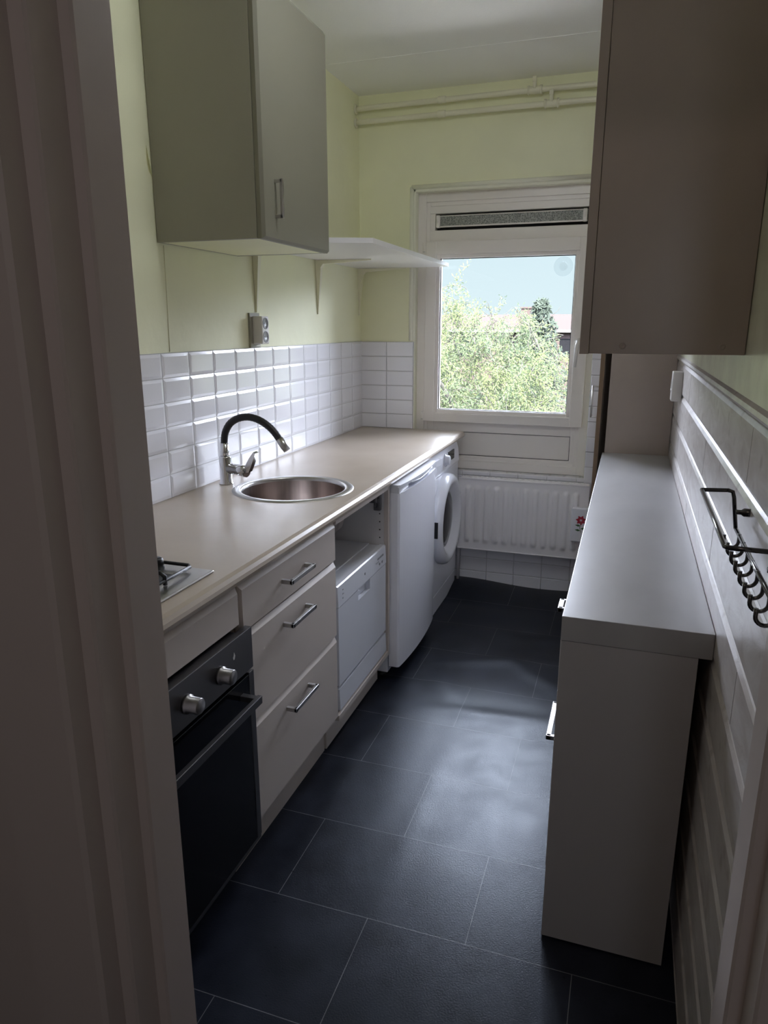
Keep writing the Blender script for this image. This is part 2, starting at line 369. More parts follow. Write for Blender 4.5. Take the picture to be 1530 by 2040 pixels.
box(bm, 0, XR, -0.005, 0, 0, 0.652); box(bm, OX0, OX1, -0.006, 0.06, OZ0-0.012, OZ0-0.004)
finish(bm, 'grout', M_grout, wb)
# rounded plaster edge around the opening
bm = nb()
for pts in ([(OX0-0.002, 0.0, ZC+6*PV+0.006), (OX0-0.002, 0.0, OZ1+0.002)], [(OX0-0.002, 0.0, OZ1+0.002), (OX1+0.002, 0, OZ1+0.002)]):
    tube(bm, pts, 0.011, 12)
box(bm, OX0-0.001, OX0+0.020, 0.0, 0.055, OZ0+0.2, OZ1, 0.004)
box(bm, OX0, OX1, 0.0, 0.055, OZ1-0.022, OZ1+0.001, 0.004)
struct(finish(bm, 'trim_1', M_bead), 'rounded cream plaster edge around the window opening')

# right wall: plaster above, boards below
bm = nb(); box(bm, XR+0.012, XR+0.15, YH, 0.0, -0.05, H); box(bm, XR, XR+0.013, YH, 0.0, 1.292, H)
wr = struct(finish(bm, 'wall_right', M_plaster, origin=(0, 0, 0)), 'cream plaster right wall above the boards')
bm = nb(); x = XR+0.010; prof = [(XR+0.014, -0.02)]
z = -0.02; PB = 0.1265; zt = 1.28
k = 10
while k >= 0:
    zb, z1 = zt-(k+1)*PB, zt-k*PB
    if z1 > 0:
        prof += [(XR+0.011, max(zb, -0.02)+0.001), (XR+0.002, max(zb, -0.02)+0.004), (XR, max(zb, -0.02)+0.010), (XR, z1-0.018), (XR+0.004, z1-0.009), (XR+0.011, z1)]
    k -= 1
prof += [(XR-0.006, zt+0.001), (XR-0.008, zt+0.006), (XR-0.006, zt+0.014), (XR+0.004, zt+0.024), (XR+0.014, zt+0.026)]
prism(bm, prof, 'y', YN, -0.001)
# butt joints
for (yy, kk) in ((-1.05, 0), (-1.75, 1), (-0.75, 2), (-2.45, 0), (-2.1, 2), (-2.6, 3), (-1.4, 3)):
    box(bm, XR-0.0005, XR, yy, yy+0.002, zt-(kk+1)*PB+0.012, zt-kk*PB-0.019)
o = finish(bm, 'wall_panelling', M_board, wr); o['label'] = 'whitewashed horizontal wood boards with a rounded top rail'

# door wall and door frame (camera stands in the doorway)
JL, JR = 0.822, 1.578
bm = nb()
box(bm, -0.15, JL-0.04, YH, YN, -0.05, H); box(bm, JR+0.04, XR+0.15, YH, YN, -0.05, H); box(bm, JL-0.05, JR+0.05, YH, YN, 2.09, H)
struct(finish(bm, 'wall_front', M_door, origin=(0, 0, 0)), 'door wall between kitchen and hall')
def jamb(sx, X):
    # plan profile, opening side; sx=+1: opening to the right of X
    P = [(X-sx*0.050, YN+0.004), (X-sx*0.004, YN+0.004), (X, YN), (X, YN-0.062), (X-sx*0.003, YN-0.066), (X-sx*0.016, YN-0.068),
         (X-sx*0.016, YN-0.112), (X-sx*0.019, YN-0.116), (X-sx*0.036, YN-0.118), (X-sx*0.036, YN-0.150), (X-sx*0.042, YN-0.156), (X-sx*0.150, YN-0.160), (X-sx*0.153, YH+0.0), (X-sx*0.050, YH+0.0)]
    return P
bm = nb()
prism(bm, jamb(1, JL), 'z', -0.01, 2.10)
prism(bm, jamb(-1, JR), 'z', -0.01, 2.10)
box(bm, JL-0.04, JR+0.04, YN-0.15, YN+0.004, 2.06, 2.10)
struct(finish(bm, 'trim_2', M_door), 'off-white painted door frame with stepped rebates')
# hall behind the camera
bm = nb(); box(bm, -0.25, -0.15, -5.6, YH, -0.05, H); box(bm, 2.6, 2.7, -5.6, YH, -0.05, H); box(bm, -0.25, 2.7, -5.7, -5.6, -0.05, H)
box(bm, XR+0.14, 2.7, YH-0.02, YN, -0.05, H)
struct(finish(bm, 'wall_hall', M_hall, origin=(0, 0, 0)))

bm = nb(); box(bm, 1.63, 1.89, -5.600, -5.590, 1.24, 1.95)
M_lit = bpy.data.materials.new('daylit_frosted_glass'); M_lit.use_nodes = True
pb = M_lit.node_tree.nodes['Principled BSDF']; pb.inputs['Base Color'].default_value = (0.7, 0.75, 0.8, 1); pb.inputs['Emission Color'].default_value = (0.80, 0.88, 1.0, 1); pb.inputs['Emission Strength'].default_value = 1.5
struct(finish(bm, 'window_2', M_lit), 'daylit frosted pane of the front door at the hall end')

# ------------------------------------------------------------------ window
bm = nb()
def rect_frame(bm, x0, x1, z0, z1, wx, wz, y0, y1, bev=0.003):
    box(bm, x0, x0+wx, y0, y1, z0, z1, bev); box(bm, x1-wx, x1, y0, y1, z0, z1, bev)
    box(bm, x0+wx-0.001, x1-wx+0.001, y0, y1, z0, z0+wz, bev); box(bm, x0+wx-0.001, x1-wx+0.001, y0, y1, z1-wz, z1, bev)
FX0, FX1 = OX0+0.018, OX1
rect_frame(bm, FX0, FX1, OZ0, OZ1-0.02, 0.045, 0.045, 0.048, 0.12)
rect_frame(bm, FX0+0.014, FX1-0.014, OZ0+0.012, OZ1-0.035, 0.05, 0.05, 0.056, 0.118)
box(bm, OX0-0.002, OX1+0.002, 0.062, 0.14, OZ0-0.012, OZ0+0.01); box(bm, OX0-0.002, OX1+0.002, 0.062, 0.14, OZ1-0.03, OZ1+0.002); box(bm, OX0-0.002, FX0+0.01, 0.062, 0.14, OZ0, OZ1); box(bm, FX1-0.01, OX1+0.002, 0.062, 0.14, OZ0, OZ1)
wn = struct(finish(bm, 'window_1', M_frame, origin=(0, 0, 0)), 'white plastic tilt window with vent strip above and panel below')
# transom with vent slot
bm = nb()
VX0, VX1, VZ0, VZ1 = 0.398, 1.168, 1.905, 1.986
box(bm, FX0+0.03, FX1-0.03, 0.060, 0.11, VZ1, 2.06, 0.003); box(bm, FX0+0.03, FX1-0.03, 0.060, 0.11, 1.835, VZ0, 0.003)
box(bm, FX0+0.03, VX0, 0.060, 0.11, VZ0, VZ1); box(bm, VX1, FX1-0.03, 0.060, 0.11, VZ0, VZ1)
finish(bm, 'transom', M_frame, wn)
bm = nb(); box(bm, VX0, VX1, 0.100, 0.108, VZ0, VZ1)
finish(bm, 'vent_slot', M_black, wn)
bm = nb(); t = 0.010
box(bm, VX0+0.012, VX1-0.004, 0.064, 0.068, VZ0+0.020, VZ1-0.012, 0.001)
vo = finish(bm, 'vent_grille', M_vent, wn)
bm = nb(); box(bm, VX0+0.012, VX1-0.004, 0.058, 0.070, VZ0+0.014, VZ0+0.021, 0.002); box(bm, VX0+0.012, VX1-0.004, 0.058, 0.070, VZ1-0.014, VZ1-0.010, 0.001)
finish(bm, 'rail', M_frame, vo)
for xx in (VX0+0.006, VX1-0.026):
    bm = nb(); box(bm, xx, xx+0.020, 0.050, 0.072, VZ0+0.012, VZ1-0.008, 0.004); box(bm, xx+0.006, xx+0.014, 0.045, 0.052, VZ0+0.035, VZ1-0.026, 0.002)
    finish(bm, 'end_clip', M_frame, vo)
# sash
bm = nb(); SX0, SX1, SZ0, SZ1 = 0.356, 1.206, 0.912, 1.848; GX0, GX1, GZ0, GZ1 = 0.432, 1.122, 0.980, 1.765
def frame_profile(bm, x0, x1, z0, z1, X0, X1, Z0, Z1, y0, y1):
    box(bm, x0, X0, y0, y1, z0, z1, 0.004); box(bm, X1, x1, y0, y1, z0, z1, 0.004)
    box(bm, X0-0.002, X1+0.002, y0+0.0004, y1, z0+0.0004, Z0, 0.004); box(bm, X0-0.002, X1+0.002, y0+0.0004, y1, Z1, z1-0.0004, 0.004)
frame_profile(bm, SX0, SX1, SZ0, SZ1, GX0-0.018, GX1+0.018, GZ0-0.018, GZ1+0.018, 0.030, 0.100)
sash = finish(bm, 'sash', M_frame, wn)
bm = nb()
for (a, b_, c, d) in ((GX0-0.02, GX0, GZ0-0.02, GZ1+0.02), (GX1, GX1+0.02, GZ0-0.02, GZ1+0.02)): box(bm, a, b_, 0.042, 0.095, c, d, 0.003)
for (c, d) in ((GZ0-0.02, GZ0), (GZ1, GZ1+0.02)): box(bm, GX0-0.001, GX1+0.001, 0.042, 0.095, c, d, 0.003)
finish(bm, 'glazing_bead', M_frame, sash)
bm = nb(); g = 0.0035
box(bm, GX0-0.001, GX0+g, 0.056, 0.064, GZ0, GZ1); box(bm, GX1-g, GX1+0.001, 0.056, 0.064, GZ0, GZ1); box(bm, GX0, GX1, 0.056, 0.064, GZ1-g, GZ1+0.001); box(bm, GX0, GX1, 0.056, 0.064, GZ0-0.001, GZ0+g)
finish(bm, 'gasket', M_black, sash)
bm = nb(); box(bm, GX0-0.005, GX1+0.005, 0.066, 0.070, GZ0-0.005, GZ1+0.005)
finish(bm, 'pane', M_glass, sash)
for (z0, z1) in ((0.915, 0.965), (1.79, 1.845)):
    bm = nb(); tube(bm, [(SX0-0.010, 0.040, z0), (SX0-0.010, 0.040, z1)], 0.008, 12); box(bm, SX0-0.010, SX0+0.004, 0.034, 0.05, z0, z1, 0.001)
    tube(bm, [(SX0-0.010, 0.040, z0+0.008), (SX0-0.010, 0.040, z0+0.010)], 0.0085, 12, mi=1)
    finish(bm, 'hinge', [M_frame, M_grey], wn)
bm = nb()
lathe(bm, (1.163, 0.030, 1.345), (0, -1, 0), [(0, 0), (0.020, 0), (0.020, 0.008), (0.013, 0.012), (0.011, 0.030), (0, 0.032)], 20)
tube(bm, [(1.163, 0.002, 1.350), (1.160, -0.008, 1.33), (1.156, -0.012, 1.28), (1.153, -0.014, 1.222)], [0.010, 0.011, 0.010, 0.008], 12)
h = finish(bm, 'handle', M_socket, sash)
bm = nb(); lathe(bm, (1.1625, -0.003, 1.345), (0, -1, 0), [(0, 0), (0.006, 0), (0.006, 0.0015), (0, 0.0015)], 12)
finish(bm, 'screw', M_grey, h) if False else bm.free()
bm = nb(); box(bm, SX1-0.004, SX1+0.010, 0.020, 0.05, 1.60, 1.68, 0.002)
finish(bm, 'latch', M_grey, wn)
# lower panel
bm = nb(); PX0, PX1, PZ0, PZ1 = 0.41, 1.150, 0.728, 0.858
frame_profile(bm, FX0+0.03, FX1-0.03, OZ0+0.03, 0.915, PX0, PX1, PZ0, PZ1, 0.058, 0.11)
box(bm, PX0-0.01, PX1+0.01, 0.068, 0.11, PZ0-0.01, PZ1+0.01)
lp = finish(bm, 'lower_panel', M_frame, wn)
bm = nb()
for (a, b_, c, d) in ((PX0, PX0+0.003, PZ0, PZ1), (PX1-0.003, PX1, PZ0, PZ1), (PX0, PX1, PZ0, PZ0+0.003), (PX0, PX1, PZ1-0.003, PZ1)): box(bm, a, b_, 0.0670, 0.0685, c, d)
finish(bm, 'panel_joint', M_black, lp)
# suction cup on the pane
t = thing('suction_cup', 'clear round suction cup stuck on the upper right of the window pane', 'suction cup', (1.062, 0.064, 1.712))
bm = nb(); lathe(bm, (1.062, 0.0655, 1.712), (0, -1, 0), [(0.046, 0), (0.047, 0.001), (0.030, 0.003), (0.021, 0.005)], 36); finish(bm, 'cup', clear_plastic(0.06), t)
bm = nb(); lathe(bm, (1.062, 0.0605, 1.712), (0, -1, 0), [(0.021, 0), (0.020, 0.007), (0.012, 0.009), (0.008, 0.014), (0, 0.014)], 36); finish(bm, 'nub', M_clear, t)

# ------------------------------------------------------------------ heating pipes under the ceiling
def pipe(zc, label, xclamp, xfit):
    t = thing('heating_pipe', label, 'pipe', (0.8, -0.05, zc-0.012), 'painted heating pipes under the ceiling')
    bm = nb()
    tube(bm, [(0.0, -0.05, zc-0.006), (0.06, -0.05, zc-0.004)]+[(0.06+0.2*i, -0.05, zc-0.004+0.004*min(1, i/4)) for i in range(1, 8)]+[(XR+0.005, -0.05, zc)], 0.0125, 14)
    finish(bm, 'pipe_run', M_pipe, t)
    bm = nb(); lathe(bm, (0.001, -0.05, zc-0.006), (1, 0, 0), [(0.0125, 0.0), (0.024, 0.0), (0.024, 0.004), (0.0125, 0.006)], 24)
    finish(bm, 'wall_rosette', M_pipe, t)
    bm = nb(); tube(bm, [(xfit-0.020, -0.05, zc-0.001), (xfit-0.016, -0.05, zc-0.001), (xfit+0.016, -0.05, zc-0.001), (xfit+0.020, -0.05, zc-0.001)], [0.013, 0.0165, 0.0165, 0.013], 14)
    finish(bm, 'coupling', M_pipe, t)
    bm = nb(); tube(bm, [(xclamp-0.034, -0.05, zc), (xclamp-0.030, -0.05, zc), (xclamp+0.030, -0.05, zc), (xclamp+0.034, -0.05, zc)], [0.013, 0.017, 0.017, 0.013], 14)
    tube(bm, [(xclamp-0.034, -0.05, zc), (xclamp-0.024, -0.05, zc)], 0.020, 6); tube(bm, [(xclamp+0.024, -0.05, zc), (xclamp+0.034, -0.05, zc)], 0.020, 6)
    tube(bm, [(xclamp, -0.058, zc+0.006), (xclamp, -0.073, zc+0.034)], 0.009, 12); box(bm, xclamp-0.010, xclamp+0.010, -0.082, -0.066, zc+0.028, zc+0.052, 0.004)
    finish(bm, 'tee_fitting', M_pipe, t)
pipe(2.486, 'upper of the two cream pipes running under the ceiling above the window', 0.895, 0.45)
pipe(2.424, 'lower of the two cream pipes running under the ceiling above the window', 0.975, 0.45)

# ------------------------------------------------------------------ radiator
t = thing('radiator', 'white ribbed panel radiator under the window', 'radiator', (0.95, -0.07, 0.24))
bm = nb(); RX0, RX1, RZ0, RZ1 = 0.598, 1.272, 0.240, 0.632
nx_, nz_ = 17*12, 40; pitch = 0.0512; first = 0.648
def rib(x, z):
    k = round((x-first)/pitch)
    if k < 0 or k > 11: return 0
    dx = (x-(first+k*pitch)); zz0, zz1 = RZ0+0.045, RZ1-0.045; r = 0.013
    dz = max(zz0+r-z, z-(zz1-r), 0); d = math.hypot(dx, dz)
    return 0.0085*max(0, min(1, (r+0.005-d)/0.010)) if d < r+0.005 else 0
G = []
for j in range(nz_+1):
    row = []
    for i in range(nx_+1):
        x = RX0+(RX1-RX0)*i/nx_
        z = RZ0+(RZ1-RZ0)*j/nz_
        row.append(bm.verts.new((x, -0.095-1.4*rib(x, z), z)))
    G.append(row)
for j in range(nz_):
    for i in range(nx_):
        f = bm.faces.new((G[j][i], G[j][i+1], G[j+1][i+1], G[j+1][i])); f.smooth = True
finish(bm, 'front_panel', M_rad, t)
bm = nb(); box(bm, RX0-0.001, RX1+0.001, -0.094, -0.03, RZ0, RZ1, 0.005)
bx = finish(bm, 'casing', M_rad, t)
bm = nb(); rounded = [(RX0-0.002, -0.096, RZ1), (RX1+0.002, -0.096, RZ1), (RX1+0.002, -0.096, RZ0), (RX0-0.002, -0.096, RZ0)]; tube(bm, rounded, 0.004, 8, closed=True)
finish(bm, 'edge_bead', M_rad, t)
bm = nb(); box(bm, RX0+0.02, RX1-0.02, -0.088, -0.084, RZ1, RZ1+0.003); box(bm, RX0+0.02, RX1-0.02, -0.038, -0.034, RZ1, RZ1+0.003)
for i in range(22):
    box(bm, RX0+0.02+i*0.029, RX0+0.034+i*0.029, -0.085, -0.035, RZ1, RZ1+0.003)
finish(bm, 'top_grille', M_rad, t)
bm = nb(); tube(bm, [(0.591, -0.045, 0.03), (0.591, -0.045, 0.26), (0.600, -0.045, 0.265)], 0.0075, 10)
finish(bm, 'supply_pipe', M_rad, t)
for xx in (0.75, 1.12):
    bm = nb(); box(bm, xx, xx+0.03, -0.04, -0.0105, 0.30, 0.60); finish(bm, 'bracket', M_rad, t)

# ceramic tile hanging on radiator
t = thing('ceramic_humidifier', 'white ceramic plate with painted red flower hanging on the radiator', 'humidifier', (1.27, -0.125, 0.345))
bm = nb(); box(bm, 1.196, 1.284, -0.138, -0.106, 0.345, 0.525, 0.006, seg=3); finish(bm, 'body', M_white, t)
bm = nb()
fc = Vector((1.245, -0.1390, 0.462))
for k in range(7):
    a = k*0.9+0.3; d = Vector((math.cos(a), 0, math.sin(a))); s = Vector((-math.sin(a), 0, math.cos(a)))
    ps = [fc+d*0.003, fc+d*0.014+s*0.008, fc+d*0.027, fc+d*0.014-s*0.008]
    vs = [bm.verts.new(p+Vector((0, -0.0006*k/7, 0))) for p in ps]; bm.faces.new(vs)
fl_ = finish(bm, 'painted_flower', M_red, t, recalc=False)
bm = nb(); tube(bm, [fc+Vector((0, 0, -0.01)), fc+Vector((-0.004, 0, -0.04)), fc+Vector((0.003, 0, -0.065))], 0.0012, 6)
for sx, dz in ((-1, -0.03), (1, -0.045), (-1, -0.055)):
    p = fc+Vector((0, 0, dz)); ps = [p, p+Vector((sx*0.012, 0, 0.008)), p+Vector((sx*0.028, 0, 0.004)), p+Vector((sx*0.013, 0, -0.004))]
    bm.faces.new([bm.verts.new(q) for q in ps])
finish(bm, 'painted_stem', M_green, t)

# ------------------------------------------------------------------ left worktop
bm = nb(); SCX, SCY, SR = 0.328, -1.565, 0.190
import math as _m
# worktop as polygon strip with a round cut-out: top & bottom built from radial fan around the hole within a box, plus plain boxes
XF = 0.597; ZB = 0.836
def edge_prof():
    return [(0.560, ZC), (0.578, ZC), (0.590, ZC-0.003), (0.597, ZC-0.010), (0.600, ZC-0.018), (0.597, ZC-0.027), (0.590, ZC-0.033), (0.580, ZB), (0.560, ZB)]
prism(bm, edge_prof(), 'y', YN, -0.002)
for f in bm.faces: f.smooth = False
box(bm, 0.002, 0.560, -0.002-1.30, -0.002, ZB, ZC); box(bm, 0.002, 0.560, YN, -1.83, ZB, ZC)
n = 64; sq = []; X0, X1, Y0, Y1 = 0.002, 0.560, -1.83, -1.302
circ = []
for i in range(n):
    a = 2*math.pi*i/n; circ.append((SCX+SR*math.cos(a), SCY+SR*math.sin(a)))
    dx, dy = math.cos(a), math.sin(a); ts = []
    if dx > 1e-9: ts.append((X1-SCX)/dx)
    if dx < -1e-9: ts.append((X0-SCX)/dx)
    if dy > 1e-9: ts.append((Y1-SCY)/dy)
    if dy < -1e-9: ts.append((Y0-SCY)/dy)
    tt = min(ts); sq.append([SCX+dx*tt, SCY+dy*tt])
for (cx_, cy_) in ((X0, Y0), (X0, Y1), (X1, Y0), (X1, Y1)):   # snap nearest ray end to each corner
    i = min(range(n), key=lambda i: (sq[i][0]-cx_)**2+(sq[i][1]-cy_)**2); sq[i] = [cx_, cy_]
for zz in (ZC, ZB):
    a = [bm.verts.new((p[0], p[1], zz)) for p in circ]; b_ = [bm.verts.new((p[0], p[1], zz)) for p in sq]
    for i in range(n): bm.faces.new((a[i], a[(i+1) % n], b_[(i+1) % n], b_[i]))
    if zz == ZC: ca = a
    else:
        for i in range(n): bm.faces.new((ca[i], ca[(i+1) % n], a[(i+1) % n], a[i]))
tag(finish(bm, 'worktop', M_top), 'long beige stone-look worktop with rounded front edge, sink set in it', 'worktop')

# round sink
t = thing('sink', 'round stainless steel sink bowl set in the beige worktop', 'sink', (SCX, SCY, ZC))
bm = nb(); lathe(bm, (SCX, SCY, ZC), (0, 0, 1), [(0.213, 0.0004), (0.211, 0.0022), (0.190, 0.0030), (0.184, 0.0020), (0.181, -0.003), (0.180, -0.014)], 72)
finish(bm, 'rim', M_steel, t)
bm = nb(); lathe(bm, (SCX, SCY, ZC), (0, 0, 1), [(0.1795, -0.010), (0.178, -0.11), (0.172, -0.135), (0.155, -0.150), (0.12, -0.155), (0.035, -0.160), (0.030, -0.166), (0.0, -0.166)], 72)
finish(bm, 'bowl', M_bowl, t)
bm = nb(); lathe(bm, (SCX, SCY, ZC-0.162), (0, 0, 1), [(0.036, 0), (0.030, 0.003), (0.012, 0.002), (0, 0.004)], 28); finish(bm, 'drain', M_chrome, t)
bm = nb()
oa = math.radians(222); od = Vector((math.cos(oa), math.sin(oa), 0)); op = Vector((SCX, SCY, ZC-0.040))+od*0.178
for k in range(-2, 3):
    s_ = od.cross(Vector((0, 0, 1))); tube(bm, [op+s_*k*0.007-od*0.0015+Vector((0, 0, -0.010)), op+s_*k*0.007-od*0.0015+Vector((0, 0, 0.010))], 0.0022, 6)
finish(bm, 'overflow', M_black, t)

# tap
TX, TY = 0.066, -1.575
t = thing('kitchen_tap', 'chrome mixer tap with black flexible hose spout beside the sink', 'tap', (TX, TY, ZC))
bm = nb(); lathe(bm, (TX, TY, ZC), (0, 0, 1), [(0, 0), (0.026, 0), (0.026, 0.004), (0.022, 0.007), (0.0215, 0.098), (0.0195, 0.102), (0.0, 0.102)], 32)
body = finish(bm, 'body', M_chrome, t)
bm = nb(); tube(bm, [(TX, TY, ZC+0.098), (TX, TY, ZC+0.118), (TX, TY, ZC+0.122), (TX, TY, ZC+0.150)], [0.0165, 0.0165, 0.0145, 0.0140], 20)
finish(bm, 'collar', M_chrome, t)
bm = nb(); pts = []
sp_ = [(0, 0.144), (0.001, 0.162), (0.008, 0.190), (0.028, 0.220), (0.060, 0.239), (0.098, 0.246), (0.136, 0.240), (0.172, 0.222), (0.201, 0.198), (0.224, 0.168)]
def cat(P, n=6):
    out = []
    for i in range(len(P)-1):
        p0, p1, p2, p3 = [Vector(P[max(0, min(len(P)-1, k))]) for k in (i-1, i, i+1, i+2)]
        for s in range(n):
            u_ = s/n; out.append(0.5*((2*p1)+(-p0+p2)*u_+(2*p0-5*p1+4*p2-p3)*u_*u_+(-p0+3*p1-3*p2+p3)*u_**3))
    out.append(Vector(P[-1])); return out
pp = cat([(TX+a, TY, ZC+b_) for a, b_ in sp_])
tube(bm, pp, [0.0125+0.0006*(i % 2) for i in range(len(pp))], 16)
finish(bm, 'hose_spout', M_black, t)
bm = nb(); a = Vector((TX+0.222, TY, ZC+0.171)); d = Vector((0.60, 0, -0.80)).normalized()
tube(bm, [a-d*0.004, a+d*0.03, a+d*0.032, a+d*0.044], [0.0135, 0.0145, 0.0130, 0.0130], 18)
finish(bm, 'nozzle', M_steel, t)
bm = nb(); tube(bm, [(TX+0.01, TY, ZC+0.058), (TX+0.055, TY-0.004, ZC+0.056), (TX+0.056, TY-0.004, ZC+0.056), (TX+0.092, TY-0.008, ZC+0.052)], [0.019, 0.019, 0.0205, 0.0205], 20)
box_pts = [(TX+0.082, TY-0.007, ZC+0.050), (TX+0.104, TY-0.008, ZC+0.052), (TX+0.122, TY-0.010, ZC+0.088), (TX+0.136, TY-0.012, ZC+0.122), (TX+0.128, TY-0.012, ZC+0.127), (TX+0.108, TY-0.010, ZC+0.102), (TX+0.088, TY-0.008, ZC+0.070)]
A = [bm.verts.new(Vector(p)+Vector((0, -0.013, 0))) for p in box_pts]; B_ = [bm.verts.new(Vector(p)+Vector((0, 0.013, 0))) for p in box_pts]
for i in range(len(A)): bm.faces.new((A[i], A[(i+1) % len(A)], B_[(i+1) % len(A)], B_[i]))
bm.faces.new(A); bm.faces.new(B_[::-1])
finish(bm, 'lever', M_chrome, t)

# hob
t = thing('gas_hob', 'stainless steel gas hob with black pan supports on the near end of the worktop', 'hob', (0.29, -2.685, ZC))
bm = nb(); box(bm, 0.045, 0.540, -2.960, -2.425, ZC, ZC+0.006, 0.003, seg=3); finish(bm, 'steel_plate', M_steel, t)
for (bx_, by_) in ((0.40, -2.55), (0.17, -2.55), (0.40, -2.83), (0.17, -2.83)):
    bm = nb(); lathe(bm, (bx_, by_, ZC+0.006), (0, 0, 1), [(0.046, 0), (0.046, 0.008), (0.036, 0.012), (0.036, 0.017), (0, 0.018)], 28); finish(bm, 'burner', M_black, t)
for sy in (-2.83, -2.55):
    bm = nb(); y0, y1 = sy-0.105, sy+0.105; zt_ = ZC+0.030
    for (xa, xb) in ((0.075, 0.275), (0.295, 0.495)):
        tube(bm, [(xa+0.01, y0, zt_-0.012), (xb-0.01, y0, zt_-0.012), (xb, y0+0.01, zt_-0.012), (xb, y1-0.01, zt_-0.012), (xb-0.01, y1, zt_-0.012), (xa+0.01, y1, zt_-0.012), (xa, y1-0.01, zt_-0.012), (xa, y0+0.01, zt_-0.012)], 0.0045, 8, closed=True)
        cx_ = (xa+xb)/2
        for dx, dy in ((1, 0), (-1, 0), (0, 1), (0, -1)):
            ex, ey = cx_+dx*(xb-xa)/2, sy+dy*0.105
            tube(bm, [(ex, ey, ZC+0.008), (ex, ey, zt_-0.003), (ex-dx*0.010, ey-dy*0.010, zt_+0.004), (cx_+dx*0.03, sy+dy*0.03, zt_+0.002)], 0.0050, 8)
    finish(bm, 'pan_support', M_black, t)
for (a, b_) in ((-2.935, -2.70), (-2.68, -2.49)):
    bm = nb(); box(bm, 0.07, 0.480, a, b_, ZC+0.0055, ZC+0.010, 0.002); finish(bm, 'burner_tray', M_black, t)
bm = nb(); lathe(bm, (0.405, -2.458, ZC+0.006), (0, 0, 1), [(0, 0), (0.020, 0), (0.017, 0.022), (0.012, 0.026), (0, 0.026)], 24); finish(bm, 'knob', M_black, t)

# ------------------------------------------------------------------ base units, left run
def front(bm, y0, y1, z0, z1, xf=0.58, th=0.019, bev=0.013):
    """drawer/door front with wide chamfered edges, facing +x"""
    xb = xf-th
    poly = [(y0, z0), (y1, z0), (y1, z1), (y0, z1)]; inn = [(y0+bev*0.5, z0+bev*0.5), (y1-bev*0.5, z0+bev*0.5), (y1-bev*0.5, z1-bev), (y0+bev*0.5, z1-bev)]
    A = [bm.verts.new((xb, *p)) for p in poly]; B_ = [bm.verts.new((xf-0.010, *p)) for p in poly]; D = [bm.verts.new((xf, *p)) for p in inn]
    for q in range(4):
        bm.faces.new((A[q], A[(q+1) % 4], B_[(q+1) % 4], B_[q])); bm.faces.new((B_[q], B_[(q+1) % 4], D[(q+1) % 4], D[q]))
    bm.faces.new(A); bm.faces.new(D)
def bar_handle(bm, xf, y0, y1, z, out=0.032, r=0.0052):
    for yy in (y0+r, y1-r): box(bm, xf-0.001, xf+out, yy-r, yy+r, z-0.006, z+0.006, 0.001)
    box(bm, xf+out-0.009, xf+out, y0, y1, z-0.006, z+0.006, 0.0015)
# drawer unit
t = thing('drawer_unit', 'off-white base unit with three drawers and steel bar handles', 'base cabinet', (0.3, -2.085, 0.0))
bm = nb()
box(bm, 0.02, 0.56, -2.385, -2.368, 0.13, 0.834); box(bm, 0.02, 0.56, -1.802, -1.785, 0.13, 0.834); box(bm, 0.02, 0.56, -2.369, -1.801, 0.13, 0.147); box(bm, 0.02, 0.035, -2.369, -1.801, 0.147, 0.834)
box(bm, 0.48, 0.56, -2.369, -1.801, 0.816, 0.834)
finish(bm, 'carcass', M_cab, t)
bm = nb(); box(bm, 0.505, 0.522, -2.385, -1.785, 0.0, 0.129); finish(bm, 'plinth', M_cab, t)
for (z0, z1, zh) in ((0.699, 0.826, 0.762), (0.440, 0.694, 0.637), (0.143, 0.435, 0.381)):
    bm = nb(); front(bm, -2.382, -1.788, z0, z1); dr = finish(bm, 'drawer', M_cab, t)
    bm = nb(); bar_handle(bm, 0.58, -2.168, -2.015, zh); ho = finish(bm, 'handle', M_steel, dr)
# oven unit
t = thing('oven_housing_unit', 'off-white oven housing cabinet under the hob with plain top panel and no handle', 'base cabinet', (0.3, -2.69, 0.0))
bm = nb()
box(bm, 0.02, 0.56, -2.995, -2.978, 0.1, 0.834); box(bm, 0.02, 0.56, -2.404, -2.387, 0.1, 0.834); box(bm, 0.02, 0.56, -2.979, -2.403, 0.10, 0.117); box(bm, 0.02, 0.035, -2.979, -2.403, 0.117, 0.834)
finish(bm, 'carcass', M_cab, t)
bm = nb(); front(bm, -2.992, -2.389, 0.727, 0.824); finish(bm, 'top_panel', M_cab, t)
bm = nb(); box(bm, 0.505, 0.522, -2.995, -2.387, 0.0, 0.099); finish(bm, 'plinth', M_black, t)  # black colour stands in for the shadow under the oven
# oven
t = thing('oven', 'built-in black glass oven with steel control panel and round knobs', 'oven', (0.33, -2.67, 0.118))
bm = nb(); box(bm, 0.05, 0.5815, -2.965, -2.415, 0.119, 0.72); finish(bm, 'body', M_dsteel, t)
bm = nb(); box(bm, 0.5815, 0.600, -2.975, -2.372, 0.615, 0.722, 0.0015); finish(bm, 'control_panel', M_dsteel, t)
for yy in (-2.652, -2.520):
    bm = nb(); lathe(bm, (0.600, yy, 0.664), (1, 0, 0), [(0, 0), (0.021, 0), (0.021, 0.006), (0.0175, 0.008), (0.0175, 0.032), (0.0160, 0.034), (0, 0.034)], 32)
    kn = finish(bm, 'knob', M_knob, t)
bm = nb(); prism(bm, [(-2.462, 0.674), (-2.458, 0.674), (-2.454, 0.682), (-2.458, 0.692), (-2.461, 0.684), (-2.464, 0.680)], 'x', 0.600, 0.6006)
finish(bm, 'panel_symbol', M_socket, t)
bm = nb(); box(bm, 0.578, 0.599, -2.975, -2.394, 0.135, 0.605, 0.002); dr = finish(bm, 'door', M_bglass, t)
